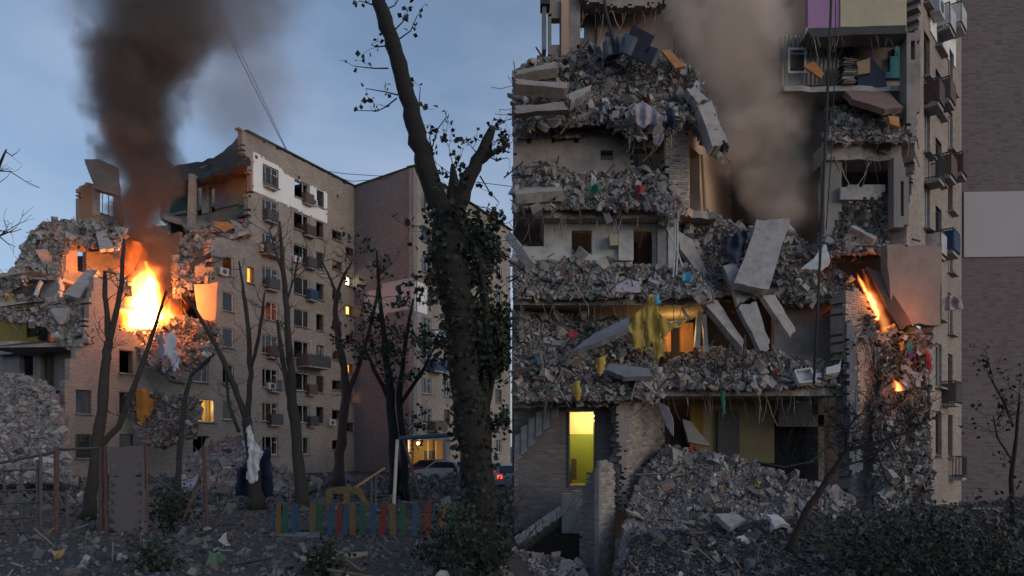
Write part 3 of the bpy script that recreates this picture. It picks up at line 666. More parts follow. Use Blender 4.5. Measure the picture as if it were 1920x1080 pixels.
# balconies, flower boxes and air conditioners
RB = random.Random(12)
for k, px, w, o_, mt, pn in [(9, 503, 1.2, .5, metal_d, None), (8, 503, 1.2, .55, metal_d, metal_d), (7, 505, 1.9, .75, metal_d, frame_b), (6, 506, 1.2, .55, metal_d, metal_d), (4, 508, 1.0, .5, metal_d, rust), (2, 512, 1.3, .5, metal_d, metal_d), (3, 512, 1.2, .5, metal_d, None),
                            (9, 573, 1.0, .5, metal_d, frame_b), (8, 575, 1.1, .6, metal_d, rust), (7, 577, 1.1, .6, metal_d, metal_d), (6, 580, 1.0, .6, bluep, bluep), (3, 580, 1.0, .5, metal_d, frame_b), (2, 582, 1.0, .5, metal_d, metal_d)]:
    s, _ = FP.sz(px, 500); balcony(block, FP, s, zf(k) + .55, w, o_, .95, mt, pn)
s, _ = FP.sz(578, 640); bb = balcony(block, FP, s, zf(4) + .15, 2.9, 1.3, 1.1, metal_d, metal_d)
mg = MB()
for k in range(9): mg.tube([(s - 1.3 + .32 * k, -1.3, zf(4) + 1.2), (s - 1.2 + .33 * k, -1.45 - .3 * math.sin(k), zf(4) + 1.9), (s - .9 + .3 * k, -1.2, zf(4) + 2.4 - .12 * k)], .025, 4)
mg.build('bent_frame', metal_w, bb, FP.M)
for px, k in ((584, 9), (492, 7), (553, 7), (505, 3), (618, 2), (415, 6)):
    s, _ = FP.sz(px, 500); aircon(block, FP, s, zf(k) + 1.0)
# top-floor room laid bare: cross wall, coloured partitions, sagging roof
CWp = Plane((470, 57.0), (296, 63.2))
wall('cross_wall', plain('stained_room_wall', (.33, .28, .24), .95, .5, .7, (.1, .08, .07)), CWp, [(470, 300), (470, 395), (440, 412), (360, 425), (300, 415), (300, 330), (360, 318), (420, 300)], .2, (.2, .15), holes=[(368, 350, 379, 404), (394, 352, 404, 398)], rag=2, parent=block, seed=3)
for nm, mt, r in (('wallpaper_panel', plain('faded_lilac', (.30, .235, .29), .9, .8, .5), (405, 346, 428, 392)), ('wallpaper_panel', whitewall, (381, 350, 392, 402)), ('wallpaper_panel', plain('stained_tan', (.33, .28, .22), .9, .8, .6), (429, 334, 464, 388)), ('green_board', greenp, (322, 372, 358, 406))):
    wall(nm, mt, CWp, [(r[0], r[1]), (r[2], r[1] - 3), (r[2], r[3] - 4), (r[0], r[3])], .1, (.3, .2), rag=1, parent=block, front=-.14)
MB().bar(P(362, 328, 57.5), P(359, 424, 57.5), .5, .5).build('column', concrete, block)
def sheet(name, mat, top, low, thick, parent, sub=4, seed=0, sag=.2):
    """bent broken slab between two edge lines given as (column,row,distance)"""
    R = random.Random(seed); V = []; n = len(top); cols = []
    for i in range((n - 1) * 3 + 1):
        j = min(i // 3, n - 2); t = (i - 3 * j) / 3; a = P(*top[j]).lerp(P(*top[j + 1]), t); b = P(*low[j]).lerp(P(*low[j + 1]), t)
        b = b + Vector((R.gauss(0, .12), R.gauss(0, .2), R.gauss(0, .18))); a = a + Vector((0, 0, R.gauss(0, .08)))
        cols.append([a.lerp(b, q / sub) + Vector((0, 0, R.gauss(0, .06) - sag * math.sin(math.pi * q / sub))) for q in range(sub + 1)])
    m = MB(); vs = [p for c in cols for p in c]; k = sub + 1; nn = len(vs); vs += [p + Vector((0, 0, -thick)) for p in vs]; fs = []
    for i in range(len(cols) - 1):
        for q in range(sub):
            f = (i * k + q, (i + 1) * k + q, (i + 1) * k + q + 1, i * k + q + 1); fs += [f, tuple(v + nn for v in f[::-1])]
        for q in (0, sub): fs.append((i * k + q, (i + 1) * k + q, (i + 1) * k + q + nn, i * k + q + nn))
    for i in (0, len(cols) - 1):
        for q in range(sub): fs.append((i * k + q, i * k + q + 1, i * k + q + 1 + nn, i * k + q + nn))
    return m.add(vs, fs).build(name, mat, parent)
sheet('roof_slab', tarblack, [(454, 246, 58), (436, 270, 59), (410, 290, 60), (380, 299, 61), (345, 307, 62), (312, 320, 63)], [(464, 300, 54.5), (446, 310, 55), (418, 322, 56), (385, 333, 57), (350, 337, 58), (306, 350, 59)], .35, block, seed=1)
sheet('floor_slab', slabmat, [(466, 400, 60), (430, 405, 61), (390, 405, 62), (345, 402, 63), (300, 398, 64)], [(462, 432, 54), (432, 442, 54), (392, 432, 55), (350, 418, 56), (305, 406, 58)], .3, block, seed=2, sag=.1)
sheet('floor_slab', slabmat, [(470, 470, 60), (430, 475, 61), (390, 475, 62), (330, 475, 63)], [(402, 478, 50), (385, 486, 51), (362, 496, 52), (320, 500, 54)], .3, block, seed=5, sag=.1)
wall('room_wall', peach, Plane((470, 60), (300, 66)), [(470, 440), (470, 560), (250, 600), (250, 430), (330, 420)], .3, (.4, .3), rag=3, parent=block)
wall('room_wall', plain('smoked_wall', (.26, .19, .14), .95, .5, .7, (.06, .05, .045)), Plane((330, 56), (200, 62)), [(335, 440), (335, 610), (200, 610), (200, 430)], .3, (.4, .3), rag=3, parent=block)
# rear wall fragment with its window, and the tilted parapet piece over it
BP = Plane((140, 56.0), (245, 60.5))
wall('rear_wall', peach, BP, [(148, 420), (150, 356), (166, 343), (226, 350), (232, 425)], .4, (.25, .15), holes=[(187, 361, 218, 404)], rag=1.6, parent=block)
wall('rear_wall', whitewall, BP, [(172, 350), (186, 350), (186, 405), (172, 405)], .1, (.25, .15), rag=.5, parent=block, front=-.12)
r = BP.rect((187, 361, 218, 404)); window(block, BP, (r[0] + r[1]) / 2, r[2], r[1] - r[0], r[3] - r[2], 3, back=.2, pane=False)
slab('parapet_piece', None, None, [(159, 306, 57), (185, 305, 57.5), (226, 322, 58), (226, 356, 56), (176, 345, 55.5)], .4, tan_brick, .12, 3, parent=block)
slab('chimney', None, None, [(300, 302, 64), (318, 303, 64), (316, 330, 64), (300, 330, 64)], 1.0, tan_brick, .05, 3, parent=block)
# left end, torn section: walls and floors of the lower storeys
EP = Plane((150, 45.5), (-60, 53))
wall('end_wall', plaster, EP, [(-40, 640), (60, 648), (122, 640), (180, 560), (178, 760), (120, 870), (-40, 870)], .35, (.25, .15), holes=[(36, 655, 62, 705), (76, 662, 96, 712)], rag=3, parent=block)
wall('end_wall', whitewall, EP, [(76, 522), (110, 520), (112, 566), (78, 570)], .3, (.2, .15), rag=1, parent=block)
wall('yellow_wall', curtain_y, EP, [(-20, 585), (50, 580), (72, 596), (70, 640), (-20, 650)], .25, (.25, .15), holes=[(50, 600, 70, 632)], rag=2.5, parent=block, seed=4)
UP = Plane((108, 48), (225, 53))
wall('upper_wall', plaster, UP, [(116, 474), (140, 450), (222, 462), (230, 520), (118, 530)], .35, (.2, .15), holes=[(145, 470, 162, 510)], rag=2, parent=block)
wall('peach_wall', peach, UP, [(122, 470), (144, 468), (144, 512), (124, 515)], .06, (.2, .15), rag=.8, parent=block, front=-.07)
for q in ([(0, 512, 46), (60, 508, 46), (116, 520, 47), (116, 526, 47), (0, 520, 46)], [(-20, 566, 45), (60, 566, 45), (120, 562, 46), (120, 572, 46), (-20, 578, 45)], [(-30, 640, 44), (60, 640, 44), (130, 640, 44.5), (128, 650, 44.5), (-30, 652, 44)]):
    pts = [P(*v) for v in q]; MB().prism(pts, (0, 4.5, .0)).build('floor_slab', slabmat, block)
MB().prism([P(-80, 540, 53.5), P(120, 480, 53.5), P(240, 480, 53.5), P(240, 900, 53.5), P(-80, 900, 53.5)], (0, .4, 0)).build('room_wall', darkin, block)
patch('rubble crown slumped over the torn end of the tan block', [(-30, 575), (-30, 540), (0, 522), (30, 505), (42, 462), (68, 428), (108, 412), (150, 414), (215, 414), (236, 440), (216, 474), (140, 456), (118, 476), (116, 522), (60, 520), (30, 540)], 45.5, 50, 2300, (.12, .75), seed=1, nst=170, nrag=40, big=12, bulge=.7)
patch('rubble spilling across middle floors of the tan block', [(-30, 592), (-30, 562), (60, 556), (118, 562), (178, 538), (232, 512), (236, 545), (182, 585), (172, 636), (126, 656), (84, 612)], 43.5, 47, 1800, (.11, .7), seed=2, nst=160, nrag=40, big=12, bulge=.6)
patch('broken floors and beams piled right of the smoke column', [(325, 560), (330, 480), (348, 440), (400, 420), (462, 412), (472, 440), (404, 455), (396, 522), (362, 532)], 50.5, 56, 1200, (.14, .95), seed=3, nst=140, nrag=30, big=8, bulge=.6)
patch('charred debris sagging over the facade below the big fire', [(224, 612), (262, 600), (330, 598), (402, 606), (412, 636), (394, 668), (346, 706), (300, 700), (262, 660), (232, 650)], 45.2, 49, 1400, (.12, .8), seed=4, nst=220, nrag=70, big=8, bulge=.7, mat=rubred)
patch('grey heap of concrete and brick below the torn end', [(-60, 905), (-60, 700), (30, 700), (88, 716), (118, 780), (122, 870), (140, 905)], 34, 43, 3400, (.09, .6), seed=5, nst=140, nrag=30, big=26, bulge=1.0)
patch('reddish brick heap under the first floor windows', [(330, 925), (345, 860), (400, 830), (452, 815), (520, 880), (600, 900), (600, 940), (470, 945)], 33, 41, 1500, (.12, .6), seed=6, mat=rubred, nst=80, nrag=25, big=10, bulge=.5)
patch('crushed balcony debris clinging low on the facade', [(250, 730), (300, 735), (372, 745), (366, 815), (318, 835), (280, 840), (248, 800)], 44.5, 46.3, 700, (.1, .55), seed=7, nst=140, nrag=50, bulge=.5, mat=rubred)
for i, (lab, q, th, mt) in enumerate([
    ('pale concrete slab hanging down from the rubble crown left of the smoke', [(178, 434, 48.6), (200, 430, 49), (214, 466, 48), (187, 470, 47.6)], .25, None),
    ('long concrete slab tilted upward beside the peach wall', [(116, 552, 45), (164, 503, 47), (184, 506, 47), (150, 560, 45)], .3, None),
    ('pointed grey slab piece dangling beneath the long tilted slab', [(92, 578, 44.2), (130, 576, 44.2), (124, 606, 44), (112, 612, 44)], .25, None),
    ('pale beam lying level just right of the long tilted slab', [(158, 548, 45.8), (200, 528, 46.5), (202, 536, 46.5), (164, 558, 45.8)], .3, whitewall),
    ('reddish beam jutting out of the pile above the firelit panel', [(352, 494, 49), (404, 468, 51), (406, 478, 51), (356, 506, 49)], .4, rust),
    ('hanging wall panel lit orange by the big fire', [(362, 532, 48.4), (409, 526, 46.4), (403, 602, 46.4), (374, 602, 48.0)], .3, peach),
    ('leaning pale slab in the room below the rubble crown', [(62, 552, 45), (74, 524, 45.5), (80, 526, 45.5), (68, 556, 45)], .2, whitewall),
    ('orange rusty sheet lying on the top floor edge', [(398, 424, 53.6), (420, 414, 54), (444, 424, 54), (420, 434, 53.4)], .08, woodo)]):
    slab('concrete_slab' if i not in (4, 5, 7) else ('beam', 'wall_panel', 'metal_sheet')[(4, 5, 7).index(i)], lab, 'slab', q, th, mt, .12 if i != 5 else .15, i + 20)
cloth('curtain', 'torn white curtain hanging in the debris below the big fire', 'curtain', [(312, 624), (326, 620), (336, 680), (330, 700), (306, 660)], 44.6, cloth_w, .25, .15, 3)
cloth('curtain', 'pale rag drooping beside the torn white curtain', 'curtain', [(292, 628), (304, 622), (322, 690), (308, 702)], 44.9, cloth_p, .25, .17, 5)
cloth('curtain', 'orange brown curtain hanging from a broken ground floor balcony', 'curtain', [(256, 732), (282, 730), (284, 770), (270, 800), (258, 790)], 45.2, cloth_o, .2, .16, 7)
cloth('tarpaulin', 'reddish plastic sheet on the heap by the low balcony', 'sheet', [(340, 906), (372, 892), (378, 908), (345, 920)], 30, cloth_p, .1, .2, 8, dtop=31)
# grille over the ground-floor window
s, _ = FP.sz(157, 845); gm = MB()
for k in range(6): gm.box((s - .5 + .2 * k, -.05, zf(1) + 1.6), (.03, .03, 1.5))
for k in range(6): gm.box((s, -.05, zf(1) + .95 + .26 * k), (1.05, .03, .03))
gm.build('window_grille', metal_d, block, FP.M)
# ---------------------------------------------------------------- left: wing beyond the corner
wing = thing('apartment_wing', 'tall wing of the tan block with a blank end wall and a white panel', 'building', P(775, 835, 62.4))
WE = Plane((658, 67.55), (775, 62.4)); WF = Plane((775, 62.4), (957, 81))
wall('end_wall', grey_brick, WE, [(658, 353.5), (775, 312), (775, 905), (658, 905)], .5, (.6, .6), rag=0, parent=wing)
wall('insulation_panel', plain('grey_insulation', (.50, .50, .53), .8, .5, .3, (.33, .32, .33)), WE, [(684, 546), (775, 520), (775, 578), (684, 603)], .05, (.5, .5), rag=0, parent=wing, front=-.055)
ww = []
for k in range(1, 10):
    for px, w, st in ((800, 1.7, 3), (838, 1.2, 1), (872, 1.7, 1), (905, 1.2, 0), (935, 1.6, 3)):
        s, _ = WF.sz(px, 500); ww.append((s, zf(k) + .9, w, 1.5, st, px, k))
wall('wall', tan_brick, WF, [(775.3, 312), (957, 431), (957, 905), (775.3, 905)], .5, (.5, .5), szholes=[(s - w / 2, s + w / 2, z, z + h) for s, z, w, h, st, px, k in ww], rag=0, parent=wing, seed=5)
RW = random.Random(9)
for s, z, w, h, st, px, k in ww:
    window(wing, WF, s, z, w, h, st, back=.16, fmat=frame_w if RW.random() < .7 else frame_b, pane=True, lit=(lit_white if (px, k) in ((872, 5), (905, 4)) else (lit_warm if (px, k) in ((935, 6), (905, 3)) else None)))
for k in (2, 4, 5, 7):
    s, _ = WF.sz(812, 500); balcony(wing, WF, s, zf(k) + .2, 2.2, .9, 1.0, metal_d, bluep if k == 4 else (whitewall if k == 5 else frame_b))
wall('insulation_panel', insul, WF, [(777, 528), (800, 535), (800, 590), (777, 580)], .05, (.5, .5), rag=0, parent=wing, front=-.055)
MB().box((WF.L / 2, .15, zt + .05), (WF.L + .3, .9, .12)).build('parapet_cap', tarblack, wing, WF.M)
MB().box((WE.L / 2 - .3, .25 * WE.back, zt + .051), (WE.L - .9, .7, .12)).build('parapet_cap', tarblack, wing, WE.M)
MB().box((WF.L / 2 + 1.5, 5, 13.6), (WF.L - 3.4, .3, 26.8)).build('spine_wall', darkin, wing, WF.M)
MB().box((WF.L / 2 + 1.5, 4.2, zt - .7), (WF.L - 3.4, 7, .3)).build('roof', tarblack, wing, WF.M)
# ground-floor entrance with its lamp
ent = thing('entrance_porch', 'low lit entrance porch with a flat canopy at the foot of the wing', 'porch', P(800, 892, 57))
a, b = P(764, 892, 57), P(838, 892, 57); zc = P(800, 822, 57).z
MB().box(((a.x + b.x) / 2, 57.6, zc), (b.x - a.x + .6, 3.6, .25)).build('canopy', concrete, ent)
MB().box(((a.x + b.x) / 2, 59.2, (zc + a.z) / 2), (b.x - a.x, .2, zc - a.z)).build('rear_wall', plain('porch_paint', (.50, .37, .17), .8, 1, .4), ent)
for x in (a.x, b.x - .2): MB().box((x + .1, 57.4, (zc + a.z) / 2), (.25, 3.2, zc - a.z)).build('side_wall', grey_brick, ent)
MB().box((P(806, 850, 59).x, 59.05, 1.0), (1.0, .06, 2.1)).build('door', metal_d, ent)
for px in (800, 815, 829): MB().box((P(px, 850, 57).x, 57.9, zc - 1.4), (.07, .07, 2.4)).build('window_post', frame_w, ent)
l_ = bpy.data.lights.new('porch_lamp_light', 'POINT'); l_.energy = 110; l_.color = (1, .62, .25); l_.shadow_soft_size = .1
pl_ = MB().tube([(0, 0, 0), (0, 0, -.16)], .12, 10).build('porch_lamp', lit_white, ent, Matrix.Translation(P(784, 829, 56.2)))
link(bpy.data.objects.new('porch_lamp_light', l_), pl_, Matrix.Translation(P(784, 834, 56.0)))

# ---------------------------------------------------------------- left: fire and smoke
fire = thing('building_fire', 'big white hot fire burning in the gap of the tan block', 'fire', P(275, 605, 48.5))
plume('flame', None, None, 48.3, [(266, 616, 44), (268, 592, 62), (275, 565, 56), (280, 540, 42), (278, 515, 26), (274, 490, 10)], flame_mat('flame_core', 30, .8, 1.3, 1.0, .05), parent=fire, seed=1)
plume('flame', None, None, 49.3, [(268, 616, 56), (268, 585, 84), (268, 555, 88), (265, 525, 80), (262, 490, 62), (260, 455, 34)], flame_mat('flame_body', 1.9, .6, 1.5, 1.6, .05), parent=fire, seed=2)
plume('flame', None, None, 48.8, [(226, 562, 8), (220, 545, 16), (216, 522, 12), (212, 504, 5)], flame_mat('flame_tongue', 4, 1.0, 1.3, .8, .08), parent=fire, seed=3)
plume('flame', None, None, 48.0, [(312, 606, 10), (316, 590, 17), (318, 570, 13), (320, 548, 5)], flame_mat('flame_tongue_right', 2.2, 1.0, .9, .8, .08), parent=fire, seed=4)
firelight(fire, P(305, 565, 46.3), 420, 1.0); firelight(fire, P(262, 540, 50.5), 160, 1.0)
plume('smoke_column', 'dark brown smoke column rising from the big fire into the sky', 'smoke', 50.5, [(262, 540, 50), (264, 470, 68), (264, 400, 70), (268, 330, 78), (264, 270, 92), (260, 220, 104), (262, 170, 116), (270, 120, 126), (280, 70, 130), (290, 20, 130), (300, -60, 130)], smoke_mat('dark_smoke', (.27, .225, .205), 3.4, .34, 1.9, .35, .1, .85, .10, 3.0), seed=5, squash=.8)
plume('smoke_cloud', 'wide grey smoke cloud spreading round the top of the dark column', 'smoke', 53.5, [(250, 330, 40), (248, 270, 84), (250, 210, 126), (268, 150, 158), (292, 90, 190), (312, 30, 215), (330, -50, 235), (335, -120, 240)], smoke_mat('grey_smoke', (.46, .42, .425), .75, .24, 1.7, .55, .12, .9, .15, 3.6), seed=15, squash=.5)
plume('smoke_haze', 'thin grey smoke drifting right of the dark column', 'smoke', 56, [(430, 330, 70), (440, 260, 130), (450, 180, 160), (450, 100, 170), (440, 20, 180), (430, -80, 180)], smoke_mat('thin_smoke', (.52, .485, .505), .30, .16, 1.5, .34, .05, .95, .3, 3.4), seed=8, squash=.5)

# ---------------------------------------------------------------- right: the torn brick building seen close
ruin = thing('ruined_building', 'torn open brick apartment house with exposed rooms and collapsed floors', 'building', P(1300, 960, 22))
def const(d): return Plane((960, d), (1960, d))
def floor_slab(px0, px1, y0, y1, d, back=None, mat=None, dy=0, rag=.10, seed=0, name='floor_slab'):
    """floor running back from a broken front edge"""
    R = random.Random(seed); back = back or d + (1.1 if y0 < 300 else 2.6); x0, x1 = P(px0, 0, d).x, P(px1, 0, d).x; zt_, zb = P(0, y0, d).z, P(0, y1, d).z; n = max(4, int((x1 - x0) / .3)); top = []
    for i in range(n + 1):
        x = x0 + (x1 - x0) * i / n; top.append(Vector((x, d + R.uniform(0, rag) * (2 if R.random() < .2 else 1), zt_)))
    m = MB(); poly = top + [Vector((x1, back, zt_)), Vector((x0, back, zt_))]
    return m.prism(poly, (0, 0, zb - zt_)).build(name, mat or slabmat, ruin)
# back wall that closes the rooms, and side wall
wall('rear_wall', plain('sooty_plaster', (.20, .165, .15), .95, .6, .6, (.07, .06, .055)), const(27.5), [(1094, -60), (1690, -60), (1690, 1010), (964, 1010), (964, 170), (1094, 170)], .4, (.5, .4), rag=3, parent=ruin)
MB().box((.12, 25.3, 2.5), (.24, 4.6, 9)).build('side_wall', dark_brick, ruin)
MB().box((P(1530, 0, 24).x, 25.4, 8.2), (.2, 3.6, 16)).build('partition', grey_room, ruin)
for a in [(962, 1234, 387, 408, 21.4, 1), (962, 1338, 548, 571, 21.0, 2), (1178, 1580, 712, 742, 21.2, 3), (1512, 1702, 50, 64, 22.4, 4), (1552, 1692, 262, 298, 22.2, 5), (1086, 1250, -24, -6, 22.6, 6)]:
    floor_slab(*a[:5], seed=a[5])
floor_slab(1470, 1700, 160, 170, 22.5, seed=8, mat=concrete); floor_slab(1285, 1345, 395, 408, 22.4, seed=9, mat=concrete); floor_slab(962, 1250, 255, 262, 22.6, seed=10, mat=concrete); floor_slab(962, 1150, 742, 752, 22.0, seed=11, mat=concrete)
# top storey on the left: columns, window, ceiling
C1 = const(22.8)
wall('pier', plaster, C1, [(1028, -30), (1088, -30), (1086, 112), (1030, 112)], .3, (.12, .09), holes=[(1034, 34, 1050, 84)], rag=2, parent=ruin, seed=21)
wall('pier', peach, C1, [(1052, 4), (1066, 2), (1066, 108), (1052, 108)], .35, (.12, .09), rag=1.2, parent=ruin, front=-.12, seed=22)
MB().box(P(1020, 58, 22.7), (.13, .5, 1.5)).build('shutter', bluegrey, ruin); MB().box(P(1022, 2, 22.6), (.3, .5, .5)).build('cornice', tarblack, ruin)
wall('room_wall', grey_room, const(23.6), [(1082, 20), (1122, 34), (1122, 112), (1082, 112)], .2, (.15, .12), holes=[(1083, 46, 1096, 80)], rag=1, parent=ruin, seed=23)
slab('beam', None, None, [(1084, 20, 23), (1118, 34, 24.5), (1118, 46, 24.5), (1084, 30, 23)], .3, concrete, .05, 1, parent=ruin)
wall('room_wall', plain('brown_room', (.34, .26, .225), .95, .6, .5, (.12, .09, .08)), const(23.5), [(1120, 22), (1250, 22), (1262, 140), (1120, 140)], .2, (.4, .3), rag=2, parent=ruin)
wall('room_wall', plain('taupe_room', (.16, .125, .11), .95, .5, .5, (.08, .06, .055)), const(26.4), [(1200, -60), (1515, -60), (1515, 420), (1200, 420)], .2, (.4, .3), rag=2, parent=ruin)
wall('broken_edge', plaster, const(22.5), [(1088, -40), (1250, -40), (1246, 2), (1226, 10), (1160, 14), (1110, 4), (1090, 0)], .3, (.07, .06), rag=5, parent=ruin, seed=77)
# upper storey left: scorched party wall with beam holes, dark opening, brick corner, peach wall
wall('party_wall', plaster, const(22.1), [(962, 226), (1180, 226), (1188, 262), (1182, 350), (1100, 352), (962, 330)], .4, (.12, .08), holes=[(988, 258, 996, 269), (1034, 259, 1041, 268), (1076, 256, 1086, 268), (1126, 282, 1150, 300)], rag=3, parent=ruin, seed=24)
MB().box((P(1216, 0, 23).x, 22.3, P(0, 256, 22.3).z), (P(1256, 0, 22.3).x - P(1176, 0, 22.3).x, .3, .2)).build('lintel', concrete, ruin)
for a in (((1205, 262, 23), (1224, 318, 22.4), .06), ((1184, 300, 23), (1188, 345, 23), .05), ((1218, 330, 22.2), (1252, 304, 22.4), .09), ((1218, 324, 22.1), (1252, 326, 22.2), .1)):
    MB().bar(P(*a[0]), P(*a[1]), a[2]).build('timber', wood if a[2] < .08 else concrete, ruin)
CP = Plane((1248, 21.7), (1292, 21.9)); bricks(silicate, CP, [(1252, 240), (1275, 228), (1292, 252), (1290, 402), (1252, 405), (1258, 340), (1248, 300)], ruin, seed=3, rag=4)
PP = Plane((1286, 21.9), (1372, 25.6))
wall('peach_wall', peach, PP, [(1286, 250), (1300, 236), (1340, 262), (1366, 284), (1372, 412), (1286, 405)], .35, (.12, .09), holes=[(1293, 281, 1312, 396)], rag=2.5, parent=ruin, seed=25)
MB().tube([P(1316, 290, 22.6), P(1322, 395, 22.9)], .05, 6).build('door_frame', wood, ruin)
# middle storey left: pale wall with window holes, posts
wall('pale_wall', whitewall, const(21.95), [(962, 405), (1232, 405), (1232, 510), (962, 510)], .3, (.12, .09), holes=[(955, 412, 1020, 462), (1072, 432, 1110, 476), (1186, 430, 1226, 506)], rag=1.2, parent=ruin, seed=26)
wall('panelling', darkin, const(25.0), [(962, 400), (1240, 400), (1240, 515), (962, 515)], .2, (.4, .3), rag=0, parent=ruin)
wall('door', rust, const(24.6), [(1196, 436), (1214, 436), (1214, 506), (1196, 506)], .06, (.2, .2), rag=0, parent=ruin)
wall('switch_panel', whitewall, const(21.8), [(1160, 432), (1186, 432), (1188, 488), (1162, 488)], .08, (.1, .1), rag=1, parent=ruin)
slab('hanging_block', None, None, [(1142, 438, 21.6), (1160, 436, 21.6), (1160, 460, 21.6), (1143, 462, 21.6)], .25, cream, .03, 2, parent=ruin)
wall('pier', concrete, const(21.7), [(1233, 418), (1252, 414), (1252, 516), (1234, 516)], .5, (.1, .09), rag=1, parent=ruin)
wall('pier', whitewall, const(21.65), [(1253, 408), (1264, 410), (1264, 522), (1253, 520)], .3, (.1, .09), rag=.8, parent=ruin)
slab('plaster_piece', None, None, [(1270, 430, 21.6), (1300, 448, 22), (1332, 520, 22.2), (1316, 524, 22), (1272, 468, 21.6)], .15, concrete, .05, 3, parent=ruin)
for a in ((1252, 430, 1280, 500), (1266, 410, 1262, 520), (1270, 412, 1268, 520)): MB().tube([P(a[0], a[1], 21.3), P((a[0] + a[2]) / 2 + 2, (a[1] + a[3]) / 2, 21.3), P(a[2], a[3], 21.3)], .03, 5).build('pipe', metal_w, ruin)
# lower storey: glimpsed lit room behind the rubble
wall('pale_wall', whitewall, const(22.4), [(1030, 570), (1105, 570), (1105, 590), (1030, 590)], .3, (.12, .09), rag=.5, parent=ruin)
MB().box(P(1146, 575, 23.4), (1.9, .05, .6)).build('lit_room', lit_warm, ruin)
MB().tube([P(1137, 575, 22.6), P(1137, 575, 22.7)], .15, 12).build('pan', darkin, ruin)
wall('orange_wall', woodo, const(23.4), [(1236, 605), (1300, 605), (1300, 662), (1236, 662)], .2, (.2, .15), holes=[(1258, 600, 1276, 660)], rag=1, parent=ruin)
l_ = bpy.data.lights.new('room_glow', 'POINT'); l_.energy = 22; l_.color = (1, .55, .15); l_.shadow_soft_size = .2; link(bpy.data.objects.new('room_glow', l_), ruin, Matrix.Translation(P(1262, 625, 22.6)))
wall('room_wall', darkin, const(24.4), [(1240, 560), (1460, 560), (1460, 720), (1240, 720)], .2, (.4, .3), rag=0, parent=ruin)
for a in ((1268, 560, 1292, 600, .07), (1292, 600, 1240, 604, .05), (1312, 585, 1306, 652, .16), (1320, 590, 1324, 660, .12)): MB().bar(P(a[0], a[1], 21.6), P(a[2], a[3], 21.6), a[4]).build('window_frame', frame_w, ruin)
# ground storey left: brick wall with the lit doorway
GP = const(21.6); door = (1068, 772, 1115, 910)
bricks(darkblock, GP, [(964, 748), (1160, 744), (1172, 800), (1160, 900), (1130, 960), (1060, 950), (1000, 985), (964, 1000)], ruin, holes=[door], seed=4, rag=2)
for r in ((door[0] - 4, 766, door[2] + 5, 772),): wall('lintel', concrete, const(21.55), [(1062, 764), (1124, 764), (1124, 772), (1062, 772)], .3, (.2, .1), rag=0, parent=ruin)
x0, x1 = P(1040, 0, 22.0).x, P(1150, 0, 22).x; z0, z1 = P(0, 912, 21.6).z, P(0, 760, 21.6).z; zmid = P(0, 812, 21.6).z
yel = plain('yellow_hall_paint', (.66, .58, .30), .8, 1.2, .25); olv = plain('olive_hall_paint', (.20, .25, .035), .6, 1.2, .25)
MB().box(((x0 + x1) / 2, 23.4, (zmid + z1) / 2 + .1), (x1 - x0, .1, z1 - zmid + .2)).build('hall_wall', yel, ruin); MB().box(((x0 + x1) / 2, 23.4, (zmid + z0) / 2), (x1 - x0, .1, zmid - z0)).build('hall_wall', olv, ruin)
for x in (x0, x1): MB().box((x, 22.6, (z0 + z1) / 2), (.1, 1.5, z1 - z0 + .3)).build('hall_wall', olv if x == x0 else yel, ruin)
MB().box(((x0 + x1) / 2, 22.6, z0 - .05), (x1 - x0, 1.6, .1)).build('hall_floor', wood, ruin); MB().box(((x0 + x1) / 2, 22.6, z1 + .2), (x1 - x0, 1.6, .1)).build('hall_ceiling', yel, ruin)
MB().box((P(1077, 0, 22.9).x, 23.1, P(0, 880, 23).z), (.17, .1, .7)).build('radiator', darkin, ruin)
for x in (1066.5, 1116.5): MB().box((P(x, 0, 21.55).x, 21.62, (z0 + z1) / 2 - .12), (.06, .16, z1 - z0 - .2)).build('door_frame', metal_d, ruin)
l_ = bpy.data.lights.new('hall_lamp', 'POINT'); l_.energy = 40; l_.color = (1, .80, .42); l_.shadow_soft_size = .12; link(bpy.data.objects.new('hall_lamp', l_), ruin, Matrix.Translation((P(1104, 0, 22.6).x, 22.5, z1 - .35)))
# broken stair: treads left on the wall and the flight under it
for i, (x, y, h) in enumerate([(972, 838, 50), (984, 822, 52), (998, 808, 52), (1012, 796, 46), (1026, 782, 46), (1042, 768, 40)]):
    slab('stair_tread', None, None, [(x - 7, y - 22, 21.2), (x + 6, y - 27, 21.2), (x + 5, y + h - 28, 21.0), (x - 8, y + h - 20, 21.0)], .12, bluegrey, .02, i, parent=ruin)
for i in range(8):
    x, y = 968 + i * 13, 1016 - i * 9; slab('stair_step', None, None, [(x - 4, y - 10, 20.8), (x + 10, y - 18, 20.8), (x + 12, y + 4, 20.6), (x - 2, y + 10, 20.6)], .5, concrete, .03, i + 9, parent=ruin)
MB().prism([P(964, 1000, 22.2), P(1090, 940, 22.2), P(1090, 1075, 22.2), P(964, 1075, 22.2)], (0, .3, 0)).build('cellar_wall', darkin, ruin)
wall('stair_wall', concrete, const(20.6), [(1056, 925), (1092, 920), (1092, 1000), (1054, 1000)], .3, (.1, .09), rag=1, parent=ruin)
# free-standing brick pier in front, two visible faces
A_, B_, C_ = (1086, 19.5), (1121, 18.95), (1154, 19.9)
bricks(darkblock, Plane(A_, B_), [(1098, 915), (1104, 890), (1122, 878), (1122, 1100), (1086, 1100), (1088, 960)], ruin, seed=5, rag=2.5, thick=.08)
bricks(silicate, Plane(B_, C_), [(1121, 880), (1134, 862), (1152, 872), (1154, 1100), (1121, 1100)], ruin, seed=6, rag=1.2, thick=.08)
